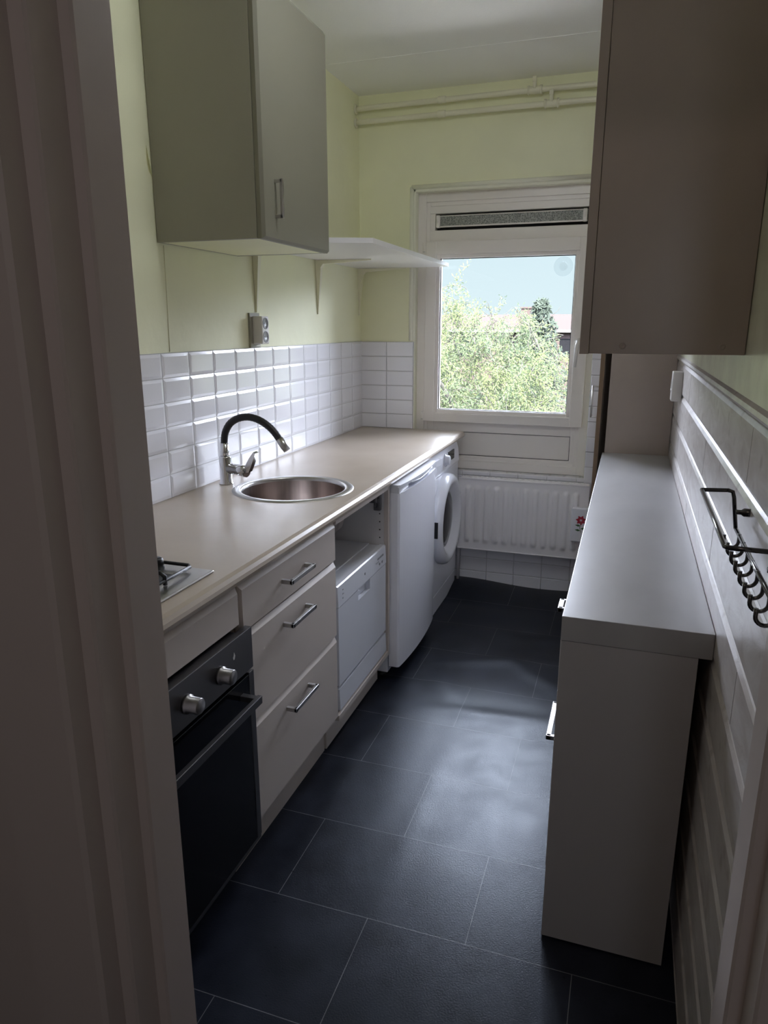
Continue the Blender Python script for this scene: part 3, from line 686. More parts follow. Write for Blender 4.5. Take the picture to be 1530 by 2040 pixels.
bm = nb(); box(bm, 0.5815, 0.6, -2.3935, -2.372, 0.135, 0.608, 0.001); box(bm, 0.5815, 0.598, -2.975, -2.372, 0.123, 0.1345, 0.001)
finish(bm, 'door_edge_strip', M_dsteel, dr)
bm = nb(); box(bm, 0.638, 0.650, -2.945, -2.424, 0.552, 0.572, 0.0012)
box(bm, 0.597, 0.640, -2.440, -2.424, 0.555, 0.569, 0.001); box(bm, 0.597, 0.640, -2.945, -2.929, 0.555, 0.569, 0.001)
finish(bm, 'handle', M_dsteel, dr)
# open unit for the dishwasher
t = thing('open_base_unit', 'open-fronted base unit without a door housing the small dishwasher', 'base cabinet', (0.3, -1.51, 0.0))
bm = nb(); YL, YR_ = -1.784, -1.243
box(bm, 0.02, 0.562, YR_-0.017, YR_, 0.125, 0.834); box(bm, 0.02, 0.562, YL, YL+0.016, 0.125, 0.834); box(bm, 0.02, 0.562, YL+0.015, YR_-0.016, 0.125, 0.142); box(bm, 0.02, 0.030, YL+0.015, YR_-0.016, 0.142, 0.834)
finish(bm, 'carcass', M_cabin, t)
bm = nb(); box(bm, 0.562, 0.580, YR_-0.016, YR_+0.001, 0.125, 0.834, 0.001); box(bm, 0.562, 0.579, YL+0.001, YR_-0.015, 0.122, 0.143, 0.001)
box(bm, 0.545, 0.579, YL+0.001, YR_-0.015, 0.818, 0.834)
finish(bm, 'front_edging', M_cab, t)
bm = nb(); box(bm, 0.505, 0.530, -1.785, -1.249, 0.006, 0.121, 0.002); box(bm, 0.530, 0.545, -1.785, -1.252, 0.106, 0.122, 0.002)
finish(bm, 'plinth', M_cab, t)
bm = nb(); box(bm, 0.500, 0.548, YR_-0.038, YR_-0.017, 0.765, 0.785, 0.003); box(bm, 0.525, 0.553, YR_-0.034, YR_-0.017, 0.735, 0.818, 0.003); tube(bm, [(0.535, YR_-0.036, 0.75), (0.535, YR_-0.036, 0.80)], 0.007, 8)
finish(bm, 'door_hinge', M_dsteel, t)
bm = nb()
bm.free()
for k in range(9):
    bm = nb(); lathe(bm, (0.545, YR_-0.0172, 0.72-k*0.032), (0, -1, 0), [(0.0028, 0), (0.0028, 0.0006), (0, 0.0006)], 10); finish(bm, 'shelf_hole', M_black, t)
# dishwasher
t = thing('dishwasher', 'compact white tabletop dishwasher standing in the open base unit', 'dishwasher', (0.33, -1.508, 0.143))
y0, y1 = -1.760, -1.268
bm = nb(); box(bm, 0.07, 0.552, y0, y1, 0.150, 0.597, 0.004); box(bm, 0.09, 0.54, y0+0.02, y1-0.02, 0.143, 0.151)
finish(bm, 'body', M_silver, t)
bm = nb(); box(bm, 0.07, 0.505, y0+0.001, y1-0.001, 0.5965, 0.6005, 0.0015); finish(bm, 'top_cover', M_silver, t)
bm = nb(); prism(bm, [(0.548, 0.5995), (0.566, 0.5995), (0.571, 0.596), (0.574, 0.526), (0.548, 0.526)], 'y', y0, y1); cp = finish(bm, 'control_panel', M_silver, t)
def mark(name, x0, x1, ya, yb, za, zb):
    bm = nb(); box(bm, x0, x1, ya, yb, za, zb); finish(bm, name, M_grey, cp)
for k in range(6): mark('indicator_mark', 0.5728, 0.5742, -1.365+k*0.012, -1.361+k*0.012, 0.566, 0.573)
for k in range(3): mark('indicator_mark', 0.5728, 0.5742, -1.385+k*0.012, -1.382+k*0.012, 0.556, 0.560)
for yy, zz in ((-1.505, 0.560), (-1.345, 0.545), (-1.315, 0.545)):
    bm = nb(); lathe(bm, (0.573, yy, zz), (1, 0, 0), [(0, 0), (0.005, 0), (0.005, 0.0015), (0, 0.0015)], 12); finish(bm, 'button', M_grey, cp)
mark('indicator_mark', 0.573, 0.5744, -1.722, -1.715, 0.575, 0.578); mark('indicator_mark', 0.573, 0.5744, -1.722, -1.712, 0.560, 0.563); mark('indicator_mark', 0.573, 0.5744, -1.722, -1.717, 0.545, 0.549)
bm = nb(); box(bm, 0.548, 0.5725, y0+0.001, -1.575, 0.240, 0.523); box(bm, 0.548, 0.5725, -1.452, y1-0.001, 0.240, 0.523); box(bm, 0.548, 0.5725, -1.575, -1.452, 0.240, 0.482); box(bm, 0.548, 0.555, -1.576, -1.451, 0.48, 0.523)
finish(bm, 'door', M_silver, t)
bm = nb(); prism(bm, [(0.548, 0.228), (0.572, 0.228), (0.575, 0.150), (0.548, 0.150)], 'y', y0, y1); finish(bm, 'kick_panel', M_silver, t)
bm = nb(); box(bm, 0.546, 0.560, y0+0.002, y1-0.002, 0.226, 0.242); finish(bm, 'door_gap', M_black, t)
# fridge
t = thing('fridge', 'white undercounter fridge with curved door and grey grip strip', 'fridge', (0.3, -0.96, 0.0))
y0, y1 = -1.236, -0.688
bm = nb(); box(bm, 0.03, 0.570, y0, y1, 0.035, 0.828, 0.003); finish(bm, 'cabinet', M_white, t)
bm = nb()
bm.free()
for yy in (y0+0.04, y1-0.04):
    bm = nb(); lathe(bm, (0.53, yy, 0.004), (0, 0, 1), [(0, -0.003), (0.02, -0.003), (0.02, 0.012), (0.010, 0.014), (0.010, 0.034), (0, 0.034)], 16); finish(bm, 'foot', M_black, t)
bm = nb()
def dprof(xb, xf, bulge, inset=0):
    P = [(xb, y0+inset), (xf-0.008, y0+inset)]
    for i in range(17):
        s = i/16; P.append((xf+bulge*math.sin(math.pi*s)**0.8, y0+inset+0.006+(y1-y0-2*inset-0.012)*s))
    return P+[(xf-0.008, y1-inset), (xb, y1-inset)]
prism(bm, dprof(0.575, 0.618, 0.016), 'z', 0.065, 0.800)
dr = finish(bm, 'door', M_white, t)
bm = nb(); ym = (y0+y1)/2
prism(bm, dprof(0.575, 0.619, 0.016), 'z', 0.822, 0.832); prism(bm, dprof(0.575, 0.590, 0.008), 'z', 0.799, 0.823)
for (a, b_) in ((y0, ym-0.15), (ym+0.15, y1)):
    box(bm, 0.58, 0.617, a, b_, 0.799, 0.823, 0.003)
lip = [(0.628, ym-0.16+0.02*i, 0.824-0.014*math.sin(math.pi*i/16)) for i in range(17)]
tube(bm, lip, 0.004, 8)
finish(bm, 'grip_strip', M_silver, dr)
bm = nb(); box(bm, 0.50, 0.565, y0+0.01, y1-0.01, 0.035, 0.062); finish(bm, 'base_grille', M_grey, t)
# washing machine
t = thing('washing_machine', 'white front-loading washing machine under the window end of the worktop', 'washing machine', (0.3, -0.36, 0.0))
y0, y1 = -0.655, -0.060
bm = nb(); box(bm, 0.03, 0.580, y0, y1, 0.106, 0.715, 0.006, seg=3); box(bm, 0.03, 0.565, y0+0.001, y1-0.001, 0.70, 0.825, 0.004)
finish(bm, 'cabinet', M_white, t)
bm = nb(); prism(bm, [(0.55, 0.716), (0.582, 0.716), (0.584, 0.726), (0.578, 0.790), (0.568, 0.822), (0.55, 0.830)], 'y', y0, y1); cp = finish(bm, 'control_panel', M_white, t)
bm = nb(); box(bm, 0.574, 0.5815, -0.285, -0.165, 0.745, 0.800, 0.001); finish(bm, 'display', M_bglass, cp)
bm = nb(); lathe(bm, (0.580, -0.352, 0.772), (1, 0, 0.08), [(0, 0), (0.032, 0), (0.032, 0.004), (0.026, 0.006), (0.023, 0.022), (0.020, 0.024), (0, 0.024)], 32); finish(bm, 'programme_knob', M_white, cp)
bm = nb(); box(bm, 0.572, 0.5830, -0.635, -0.455, 0.735, 0.800, 0.002); dd = finish(bm, 'detergent_drawer', M_white, cp)
bm = nb(); box(bm, 0.580, 0.5836, -0.52, -0.46, 0.740, 0.770, 0.001); finish(bm, 'drawer_grip', M_silver, dd)
bm = nb(); box(bm, 0.045, 0.577, y0+0.003, y1-0.003, 0.004, 0.102, 0.004); finish(bm, 'kick_panel', M_white, t)
dc = (0.580, -0.372, 0.475)
bm = nb(); lathe(bm, dc, (1, 0, 0), [(0.232, -0.001), (0.233, 0.018), (0.228, 0.034), (0.214, 0.046), (0.198, 0.049), (0.182, 0.044), (0.160, 0.022), (0.146, 0.010), (0.142, 0.006)], 72)
dr = finish(bm, 'door', M_white, t)
bm = nb(); lathe(bm, dc, (1, 0, 0), [(0.144, 0.010), (0.135, 0.012), (0.11, 0.022), (0.06, 0.030), (0, 0.032)], 56); finish(bm, 'door_glass', M_bglass, dr)
bm = nb(); lathe(bm, dc, (1, 0, 0), [(0.146, 0.0095), (0.146, 0.013), (0.139, 0.014), (0.137, 0.011)], 56); finish(bm, 'glass_ring', M_grey, dr)
bm = nb(); box(bm, 0.588, 0.612, dc[1]-0.2345, dc[1]-0.228, 0.435, 0.515, 0.001); finish(bm, 'door_grip', M_black, dr)

# ------------------------------------------------------------------ upper left cabinet
t = thing('wall_cabinet', 'off-white wall cabinet with single door hung high on the left wall', 'wall cabinet', (0.18, -1.545, 1.675))
bm = nb(); y0, y1, z0, z1 = -1.790, -1.300, 1.676, 2.372
box(bm, 0.002, 0.348, y0, y0+0.017, z0, z1); box(bm, 0.002, 0.348, y1-0.017, y1, z0, z1); box(bm, 0.002, 0.348, y0+0.016, y1-0.016, z1-0.017, z1); box(bm, 0.002, 0.010, y0+0.016, y1-0.016, z0, z1)
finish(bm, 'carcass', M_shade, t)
bm = nb(); box(bm, 0.002, 0.348, y0+0.016, y1-0.016, z0+0.0005, z0+0.017); finish(bm, 'underside', M_wall, t)['label'] = 'cream underside'
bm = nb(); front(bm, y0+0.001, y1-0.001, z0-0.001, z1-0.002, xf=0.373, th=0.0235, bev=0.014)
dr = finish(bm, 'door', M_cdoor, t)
bm = nb()
for zz in (1.744, 1.842): box(bm, 0.372, 0.398, -1.716, -1.706, zz-0.005, zz+0.005, 0.001)
box(bm, 0.390, 0.399, -1.716, -1.706, 1.738, 1.848, 0.0012); finish(bm, 'handle', M_steel, dr)

# wall shelf
t = thing('wall_shelf', 'white laminate shelf on cream brackets between wall cabinet and window', 'shelf', (0.25, -0.6, 1.70))
bm = nb(); pz0, pz1 = 1.719, 1.737
pl = [(0.003, -1.235), (0.34, -1.235), (0.490, -1.170), (0.492, -0.012), (0.003, -0.012)]
prism(bm, pl, 'z', pz0, pz1); finish(bm, 'board', M_cabw, t)
for yy in (-1.177, -0.578, -0.030):
    bm = nb(); wy = 0.014
    # vertical leg tapering down, horizontal arm tapering out
    def taper(pts0, pts1):
        A = [bm.verts.new(p) for p in pts0]; B_ = [bm.verts.new(p) for p in pts1]; n_ = len(A)
        for i in range(n_): bm.faces.new((A[i], A[(i+1) % n_], B_[(i+1) % n_], B_[i]))
        bm.faces.new(A[::-1]); bm.faces.new(B_)
    taper([(0.001, yy-wy, 1.718), (0.030, yy-wy, 1.718), (0.030, yy+wy, 1.718), (0.001, yy+wy, 1.718)], [(0.001, yy-0.003, 1.478), (0.005, yy-0.003, 1.478), (0.005, yy+0.003, 1.478), (0.001, yy+0.003, 1.478)])
    taper([(0.010, yy-wy, 1.718), (0.010, yy+wy, 1.718), (0.010, yy+wy, 1.700), (0.010, yy-wy, 1.700)], [(0.270, yy-0.003, 1.718), (0.270, yy+0.003, 1.718), (0.270, yy+0.003, 1.713), (0.270, yy-0.003, 1.713)])
    taper([(0.015, yy-wy, 1.703), (0.040, yy-wy, 1.703), (0.040, yy+wy, 1.703), (0.015, yy+wy, 1.703)], [(0.013, yy-wy, 1.675), (0.018, yy-wy, 1.675), (0.018, yy+wy, 1.675), (0.013, yy+wy, 1.675)])
    finish(bm, 'bracket', M_pipe, t)

# wall socket above tiles
t = thing('double_socket', 'white surface-mounted double wall socket above the tiles behind the tap', 'socket', (0.025, -1.2, 1.35))
bm = nb(); box(bm, 0.0, 0.008, -1.245, -1.165, 1.343, 1.474, 0.001); finish(bm, 'back_plate', M_shade, t)
bm = nb(); box(bm, 0.007, 0.050, -1.226, -1.168, 1.356, 1.462, 0.005, seg=3); bd = finish(bm, 'housing', M_socket, t)
for zz in (1.435, 1.384):
    bm = nb(); lathe(bm, (0.0495, -1.197, zz), (1, 0, 0), [(0.0225, 0.0), (0.0225, 0.0018), (0.019, 0.0018), (0.0185, 0.0008), (0, 0.0008)], 28, mi=0)
    for s in (-1, 1): lathe(bm, (0.0502, -1.197+s*0.0095, zz), (1, 0, 0), [(0.003, 0.0004), (0, 0.0005)], 10, mi=1)
    finish(bm, 'outlet', [M_grey, M_black], t)['label'] = 'brownish grey round socket insert'

# ------------------------------------------------------------------ right side
YR = -2.334; YF = -0.22; ZR = 0.8315; XB = 1.3254
bm = nb(); box(bm, XB, XR-0.001, YR, YF, 0.776, ZR, 0.0012)
tag(finish(bm, 'right_worktop', M_rtop), 'narrow white worktop along the boarded right wall', 'worktop')
for i, (ya, yb) in enumerate(((YR+0.002, YR+0.70), (YR+0.70, YR+1.40), (YR+1.40, YF))):
    lab = ['narrow grey-white base unit nearest the doorway under the right worktop', 'middle narrow base unit under the white right worktop', 'narrow base unit beside the tall cupboard, under the right worktop'][i]
    t = thing('narrow_base_unit', lab, 'base cabinet', ((XB+1.6)/2, (ya+yb)/2, 0.0), 'narrow base units along the right wall')
    bm = nb()
    box(bm, XB+0.001, 1.598, ya, ya+0.017, 0.004, 0.775); box(bm, XB+0.001, 1.598, yb-0.017, yb-0.001, 0.004, 0.775); box(bm, XB+0.018, 1.598, ya+0.016, yb-0.016, 0.10, 0.117)
    box(bm, 1.582, 1.598, ya+0.016, yb-0.016, 0.117, 0.775)
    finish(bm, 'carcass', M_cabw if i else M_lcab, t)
    fy = ya+0.115 if i == 0 else ya+0.002
    if i == 0:
        bm = nb(); box(bm, XB+0.001, XB+0.018, ya+0.017, fy-0.002, 0.10, 0.775); finish(bm, 'stile', M_cabw, t)
    ymid = (fy+yb)/2 if i else -2.030
    for (z0, z1, zh) in ((0.600, 0.772, 0.712), (0.105, 0.594, 0.407)):
        bm = nb(); box(bm, XB-0.0075+0.001*i, XB+0.0005, fy, yb-0.003, z0, z1, 0.001); dr = finish(bm, 'drawer' if z0 > 0.5 else 'door', M_cabw, t)
        bm = nb(); yo = 0.06 if z0 > 0.5 else 0.0; zh = zh if i == 0 else zh-0.09; hl_ = 0.085 if (i or z0 < 0.5) else 0.030; ox = 0.033 if i == 0 else 0.022
        for yy in (ymid-hl_+yo, ymid+hl_+yo): box(bm, XB-ox, XB-0.006, yy-0.005, yy+0.005, zh-0.006, zh+0.006, 0.001)
        box(bm, XB-ox-0.001, XB-ox+0.012, ymid-hl_-0.005+yo, ymid+hl_+0.005+yo, zh-0.006, zh+0.006, 0.0015)
        finish(bm, 'handle', M_knob if (i == 0 and z0 > 0.5) else M_steel, dr)
# upper right cabinet
t = thing('wall_cabinet', 'glossy beige-brown wall cabinet hung on the right wall above the white worktop', 'wall cabinet', ((1.337+XR)/2, -1.55, 1.372))
UX0, UY0, UY1, UZ0, UZ1 = 1.3375, -2.254, -0.80, 1.3725, 2.42
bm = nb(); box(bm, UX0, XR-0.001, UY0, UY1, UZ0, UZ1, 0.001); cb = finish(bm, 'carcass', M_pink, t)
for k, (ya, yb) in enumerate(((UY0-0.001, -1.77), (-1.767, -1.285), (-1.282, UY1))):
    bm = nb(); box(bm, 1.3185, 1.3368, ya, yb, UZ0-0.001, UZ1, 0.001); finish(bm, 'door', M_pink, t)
for (xx, zz) in ((1.401, 1.388), (1.582, 1.388)):
    bm = nb(); lathe(bm, (xx, UY0+0.0003, zz), (0, -1, 0), [(0.0065, 0), (0.0060, 0.0018), (0.003, 0.0022), (0.0025, 0.0010), (0, 0.0010)], 18); finish(bm, 'screw_cap', M_pink, t)
# tall cupboard at the window wall
t = thing('tall_cupboard', 'tall beige cupboard with its narrow door ajar beside the window', 'cupboard', ((1.335+XR)/2, (YF+0)/2, 0.0))
bm = nb()
box(bm, 1.3345, XR-0.002, YF+0.002, YF+0.018, 0.003, 2.35); box(bm, 1.3345, XR-0.002, -0.028, -0.012, 0.003, 2.35); box(bm, 1.335, XR-0.002, YF+0.017, -0.025, 2.334, 2.35); box(bm, 1.335, XR-0.002, YF+0.017, -0.025, 0.08, 0.096)
box(bm, XR-0.012, XR-0.002, YF+0.017, -0.025, 0.096, 2.334)
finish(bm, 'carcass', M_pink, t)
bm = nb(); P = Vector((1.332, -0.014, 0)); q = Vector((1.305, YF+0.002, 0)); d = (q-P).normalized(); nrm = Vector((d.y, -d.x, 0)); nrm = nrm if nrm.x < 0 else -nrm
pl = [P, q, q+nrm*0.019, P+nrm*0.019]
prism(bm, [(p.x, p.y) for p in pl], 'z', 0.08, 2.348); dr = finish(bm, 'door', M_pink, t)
bm = nb(); e0 = q+nrm*0.0192-d*0.0; 
prism(bm, [(p.x, p.y) for p in (q+d*0.0008, q+nrm*0.019+d*0.0008, q+nrm*0.019, q)], 'z', 0.08, 2.348); finish(bm, 'door_edge', M_edge, dr)['label'] = 'brown door edge'
bm = nb(); hb = q-d*0.035+nrm*0.018
for zz in (0.997, 1.143): tube(bm, [hb+Vector((0, 0, zz)), hb+nrm*0.034+Vector((0, 0, zz))], 0.0042, 8)
tube(bm, [hb+nrm*0.034+Vector((0, 0, 0.993)), hb+nrm*0.034+Vector((0, 0, 1.147))], 0.0048, 8)
finish(bm, 'handle', M_steel, dr)
# light switch / surface box on right wall
t = thing('wall_socket', 'small white surface-mounted socket box on the boarded wall near the tall cupboard', 'socket', (1.605, -0.615, 1.13))
bm = nb(); box(bm, 1.586, XR+0.001, -0.655, -0.575, 1.128, 1.246, 0.004, seg=3); bd = finish(bm, 'housing', M_socket, t)
bm = nb(); lathe(bm, (1.5862, -0.615, 1.187), (-1, 0, 0), [(0.025, 0), (0.025, 0.002), (0.021, 0.002), (0.020, 0.0), (0, 0.0005)], 24); finish(bm, 'outlet', M_socket, t)
# wire rack
t = thing('hook_rack', 'black wire rack with row of hooks fixed to the boarded right wall', 'rack', (1.59, -2.68, 1.06))
bm = nb(); r = 0.0034; z1 = 1.161; xf = 1.5495; xw = 1.597; ya, yb = -2.510, -2.845; xr = 1.608; zr = 1.099
tube(bm, [(xw-0.006, ya, z1+0.002), (xf, ya, z1), (xf, yb+0.006, z1-0.001), (xf+0.004, yb, z1-0.001), (xw+0.012, yb, z1-0.002)], r, 8)
tube(bm, [(xw-0.008, ya, z1+0.002), (xw, ya, z1), (xw+0.003, ya, z1-0.010), (xr, ya, zr)], r, 8)
tube(bm, [(xw+0.012, yb, z1-0.002), (xw+0.014, yb, z1-0.012), (xr, yb, zr)], r, 8)
tube(bm, [(xr, ya+0.002, zr), (xr, yb-0.09, zr)], r, 8)
fr = finish(bm, 'frame', M_wire, t)
for yy in (ya-0.012, yb+0.02):
    bm = nb(); lathe(bm, (XR+0.001, yy, 1.130), (-1, 0, 0), [(0.007, 0), (0.007, 0.010), (0.004, 0.014), (0.004, 0.022), (0, 0.022)], 14); finish(bm, 'wall_screw', M_wire, t)
for k in range(8):
    yy = ya-0.046-k*0.047
    bm = nb(); pts = [(xr, yy, zr+0.003)]
    for i in range(11):
        a = math.radians(0-180*i/10); pts.append((xr-0.011+0.011*math.cos(a), yy, zr-0.010+0.011*math.sin(a)))
    pts.append((xr-0.022, yy, zr+0.0))
    tube(bm, pts, 0.0028, 8); finish(bm, 'hook', M_wire, t)

# unseen hall lamp, added as weak fill behind the camera
t = thing('hall_fill_lamp', 'small round hall lamp added as unseen fill behind the doorway', 'lamp', (1.2, -4.4, H-0.09))
bm = nb(); lathe(bm, (1.2, -4.4, H-0.09), (0, 0, 1), [(0.19, 0.0), (0.20, 0.02), (0.20, 0.09), (0, 0.09)], 32); finish(bm, 'shade', M_hall, t)

# glowing globe added out of view to fill the kitchen with light
t = thing('kitchen_fill_globe', 'round opal globe added under the kitchen ceiling as unseen fill light', 'lamp', (1.0, -1.78, 2.33))
M_opal = bpy.data.materials.new('opal_fill_glow'); M_opal.use_nodes = True
pb = M_opal.node_tree.nodes['Principled BSDF']; pb.inputs['Base Color'].default_value = (0.9, 0.9, 0.9, 1)
pb.inputs['Emission Color'].default_value = (0.90, 0.95, 1.0, 1); pb.inputs['Emission Strength'].default_value = FILL_LAMP
bm = nb(); bmesh.ops.create_uvsphere(bm, u_segments=32, v_segments=20, radius=0.11)
for v in bm.verts: v.co += Vector((1.0, -1.78, 2.43))
for f in bm.faces: f.smooth = True
finish(bm, 'globe', M_opal, t)
bm = nb(); lathe(bm, (1.0, -1.78, 2.53), (0, 0, 1), [(0.05, 0), (0.055, 0.005), (0.055, 0.022), (0, 0.022)], 24); finish(bm, 'ceiling_rose', M_socket, t)

# ------------------------------------------------------------------ outside
def leaf_mat(name, c1, c2):
    m = bpy.data.materials.new(name); m.use_nodes = True; n = m.node_tree.nodes; l = m.node_tree.links; n.clear()
    o = n.new('ShaderNodeOutputMaterial'); tcn = n.new('ShaderNodeTexCoord'); nz = n.new('ShaderNodeTexNoise'); nz.inputs['Scale'].default_value = 1.6; nz.inputs['Detail'].default_value = 6
    l.new(tcn.outputs['Object'], nz.inputs['Vector']); r = n.new('ShaderNodeValToRGB'); r.color_ramp.elements[0].position = 0.38; r.color_ramp.elements[1].position = 0.62
    r.color_ramp.elements[0].color = (*c1, 1); r.color_ramp.elements[1].color = (*c2, 1); l.new(nz.outputs[0], r.inputs[0])
    d = n.new('ShaderNodeBsdfDiffuse'); tr = n.new('ShaderNodeBsdfTranslucent'); l.new(r.outputs[0], d.inputs[0]); l.new(r.outputs[0], tr.inputs[0])
    a = n.new('ShaderNodeAddShader'); l.new(d.outputs[0], a.inputs[0]); l.new(tr.outputs[0], a.inputs[1]); l.new(a.outputs[0], o.inputs[0]); return m
M_leaf = leaf_mat('willow_leaf_translucent', (0.034, 0.0405, 0.020), (0.0248, 0.033, 0.022)) or mat('willow_leaf', (0.0365, 0.0421, 0.0168), 0.7, spec=0.2, var=0.35, vscale=2.5, vcol=(0.0257, 0.035, 0.0168))
M_bark = mat('willow_bark', (0.0164, 0.0154, 0.0131), 0.9)
M_con = mat('conifer_needles', (0.0103, 0.0154, 0.0122), 0.8, spec=0.2)
M_brick = mat('far_brick', (0.0257, 0.0196, 0.0196), 0.9, spec=0.1); M_roof = mat('far_roof_tile', (0.0209, 0.0148, 0.0145), 0.9, spec=0.1)
M_grass = mat('grass', (0.0210, 0.0271, 0.0150), 0.9, spec=0.1, var=0.4, vscale=0.4); M_bush = mat('bush_leaf', (0.0257, 0.0304, 0.0187), 0.8, spec=0.2, var=0.3, vscale=1.2)
M_purp = mat('bare_twig', (0.0234, 0.0215, 0.0234), 0.9, spec=0.2)
bm = nb(); box(bm, -120, 120, 1.5, 160, -6.3, -6.0)
tag(finish(bm, 'ground', M_grass, origin=(0, 0, -6.3)), 'green lawn below the window outside', 'lawn')

bm = nb(); box(bm, -16, 16, 0.6, 8.0, -6.0, -5.93)  # unseen pale slab added to bounce sunlight up to the ceiling
tag(finish(bm, 'bounce_terrace', mat('bounce_paving', (0.78, 0.76, 0.75), 0.9), origin=(0, 3, -6)), 'unseen pale terrace added to bounce sunlight into the room', 'paving')

def leaves(pts, size, rnd):
    V = []; Fc = []
    for p in pts:
        a = Vector((rnd.gauss(0, 1), rnd.gauss(0, 1), rnd.gauss(0, 1))).normalized(); b_ = a.orthogonal().normalized()
        s = size*rnd.uniform(0.6, 1.3); i = len(V)
        V += [p-a*s*0.5, p+b_*s*0.16, p+a*s*0.5, p-b_*s*0.16]; Fc.append((i, i+1, i+2, i+3))
    return V, Fc
def mesh_obj(name, V, Fc, m, parent, org):
    me = bpy.data.meshes.new(name); me.from_pydata([tuple(v-org) for v in V], [], Fc); me.materials.append(m)
    o = bpy.data.objects.new(name, me); C.objects.link(o); o.parent = parent; return o
rnd = random.Random(3)
org = Vector((-1.5, 10.0, -6.0))
t = thing('willow_tree', 'large yellow-green contorted willow filling the view outside the window', 'tree', org)
bm = nb()
tube(bm, [org, org+Vector((0.1, 0, 2.0)), org+Vector((-0.1, 0.1, 3.6))], [0.32, 0.26, 0.2], 12)
tips = []
for k in range(26):
    a = k*2.4; rr = rnd.uniform(0.5, 1.0); P = org+Vector((-0.1, 0.1, rnd.uniform(2.2, 3.6)))
    d = Vector((math.cos(a)*rr, math.sin(a)*rr*0.8, rnd.uniform(0.9, 1.9))).normalized(); pts = [P.copy()]; rs = [0.09]; q = P.copy()
    L = rnd.uniform(3.0, 4.6)
    for s in range(12):
        d = (d+Vector((rnd.gauss(0, .22), rnd.gauss(0, .22), rnd.gauss(0, .16)-0.03*s/3))).normalized(); q = q+d*L/12; pts.append(q.copy()); rs.append(0.09*(1-(s+1)/13)+0.012)
        if s > 3: tips.append((q.copy(), d.copy()))
    tube(bm, pts, rs, 6)
lv = []
sx, sy, sz = 3.3, 2.6, 3.2; cc = Vector((-1.7, 10.0, -1.05))
strands = []
def in_clump(p):
    return noise.noise(p*0.95)+0.42*noise.noise(p*2.3)
for k in range(4200):
    while True:
        u_ = Vector((rnd.uniform(-1, 1), rnd.uniform(-1, 1), rnd.uniform(-0.6, 1)))
        if 0.35 < u_.length < 1.0: break
    p = cc+Vector((u_.x*sx, u_.y*sy, u_.z*sz))
    if p.x > -1.2: p.z -= (p.x+1.2)*0.30
    if in_clump(p) < -0.18: continue
    strands.append(p)
for (q, d) in tips: strands.append(q)
for p in strands:
    q = p.copy(); d = Vector((rnd.gauss(0, 1), rnd.gauss(0, 1), rnd.uniform(-0.6, 0.5))).normalized(); pts = [q.copy()]; ph = rnd.uniform(0, 6)
    for s in range(9):
        d = (d+Vector((math.sin(ph+s*1.7)*0.6, math.cos(ph+s*1.9)*0.6, -0.16+0.25*math.sin(ph+s*2.3)))).normalized(); q = q+d*0.075; pts.append(q.copy())
        for _ in range(5): lv.append(q+Vector((rnd.gauss(0, .05), rnd.gauss(0, .05), rnd.gauss(0, .05))))
    if rnd.random() < 0.5: tube(bm, pts, 0.006, 4, caps=False)
for k in range(14):   # thin bare twigs above the crown
    q = Vector((rnd.uniform(-2.3, 0.1), rnd.uniform(9.2, 10.6), 1.0)); pts = [q.copy()]; d = Vector((rnd.gauss(0, .2), 0, 1))
    for s in range(12):
        d = (d+Vector((rnd.gauss(0, .5), rnd.gauss(0, .4), rnd.gauss(0, .2)+0.05))).normalized(); q = q+d*0.085; pts.append(q.copy())
    tube(bm, pts, [0.012-0.0008*i for i in range(13)], 5, caps=False)
finish(bm, 'branches', M_bark, t)
V, Fc = leaves(lv, 0.070, rnd)
mesh_obj('foliage', V, Fc, M_leaf, t, org)

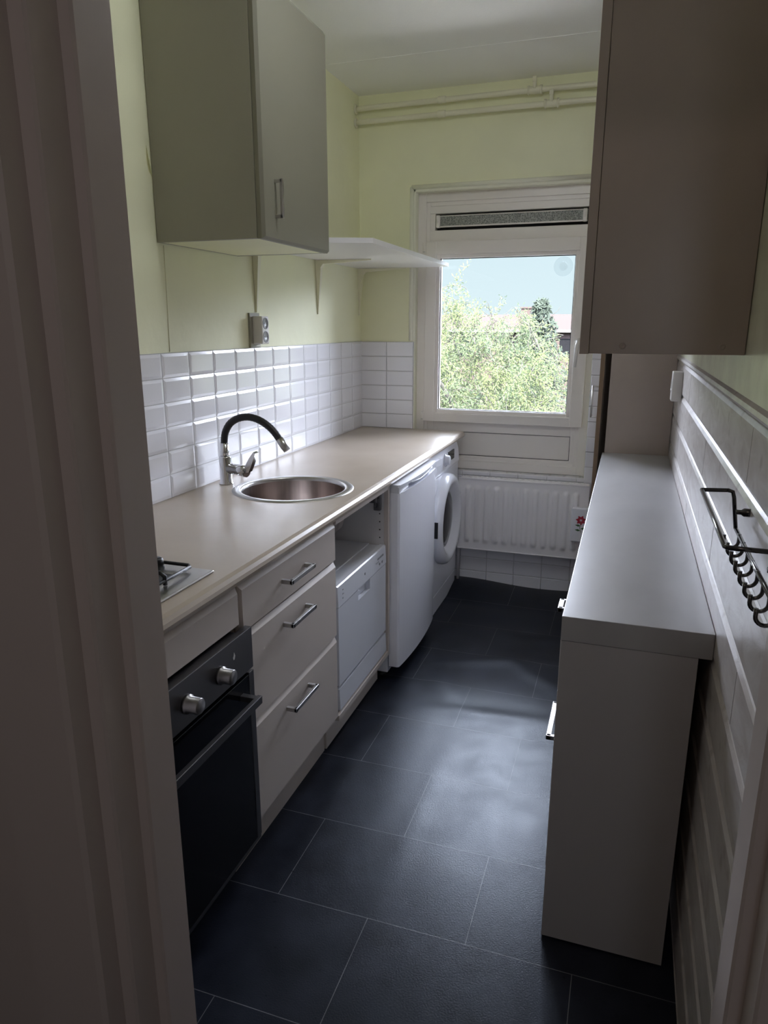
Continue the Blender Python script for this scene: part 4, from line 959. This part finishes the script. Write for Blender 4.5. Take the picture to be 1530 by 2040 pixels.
def bush(name, label, c, rad, m, n=2500, size=0.16, cat_='bush', group=None):
    org = Vector((c[0], c[1], -6.0)); t = thing(name, label, cat_, org, group)
    pts = []
    while len(pts) < n:
        u_ = Vector((rnd.uniform(-1, 1), rnd.uniform(-1, 1), rnd.uniform(-1, 1)))
        if u_.length > 1: continue
        p = Vector(c)+Vector((u_.x*rad[0], u_.y*rad[1], u_.z*rad[2]))
        if noise.noise(p*0.6) > -0.25: pts.append(p)
    V, Fc = leaves(pts, size, rnd); mesh_obj('foliage', V, Fc, m, t, org)
    bm = nb(); tube(bm, [org, Vector(c)-Vector((0, 0, rad[2]*0.5)), Vector(c)], [0.15, 0.12, 0.05], 8); finish(bm, 'trunk', M_bark, t)
bush('garden_tree', 'pale green tree low behind the willow, left of the view', (-4.6, 17, -3.2), (3.2, 2.5, 3.4), M_bush, 6000, 0.2, 'tree')
bush('garden_tree', 'purplish bare-looking tree behind the willow on the right', (0.4, 20, -2.8), (2.6, 2, 3.6), M_purp, 5000, 0.16, 'tree')
# conifer
org = Vector((-2.1, 26, -6.0)); t = thing('conifer', 'dark green conifer standing before the far red roof', 'tree', org)
bm = nb(); tube(bm, [org, org+Vector((0, 0, 8.3))], [0.18, 0.02], 8); finish(bm, 'trunk', M_bark, t)
pts = []
for k in range(4200):
    h_ = rnd.uniform(1.0, 8.4); rr = 0.12+((8.5-h_)/8.5)**0.75*2.8; tier = 0.62+0.38*abs(math.sin(h_*3.6)); a = rnd.uniform(0, 6.283); r_ = rr*tier*math.sqrt(rnd.random())
    pts.append(org+Vector((math.cos(a)*r_, math.sin(a)*r_, h_-r_*0.12)))
V, Fc = leaves(pts, 0.30, rnd); mesh_obj('foliage', V, Fc, M_con, t, org)
# far terrace of houses
org = Vector((-8, 60, -6.0)); t = thing('row_house', 'far brick terrace with red tiled roof seen over the willow', 'house', org)
bm = nb(); box(bm, -34, 14, 60, 68, -6.0, 0.9); finish(bm, 'walls', M_brick, t)
bm = nb(); prism(bm, [(59.4, 1.0), (64, 2.35), (68.6, 1.0)], 'x', -34.5, 14.5); finish(bm, 'roof', M_roof, t)
bm = nb(); box(bm, -34.5, 14.5, 59.3, 59.6, 0.82, 1.05); finish(bm, 'gutter', mat('far_white_gutter', (0.0608, 0.0608, 0.0654), 0.8, spec=0.1), t)
for cx_ in (-7.6, 1.5, -17):
    bm = nb(); box(bm, cx_-0.7, cx_+0.7, 63.4, 64.4, 1.6, 2.95, 0.02); box(bm, cx_-0.78, cx_+0.78, 63.3, 64.5, 2.85, 3.0, 0.02); finish(bm, 'chimney', M_brick, t)
for k in range(10):
    xx = -32+k*4.6
    bm = nb(); box(bm, xx, xx+1.8, 59.93, 60.0, -1.2, 0.3); finish(bm, 'window', M_bglass, t)
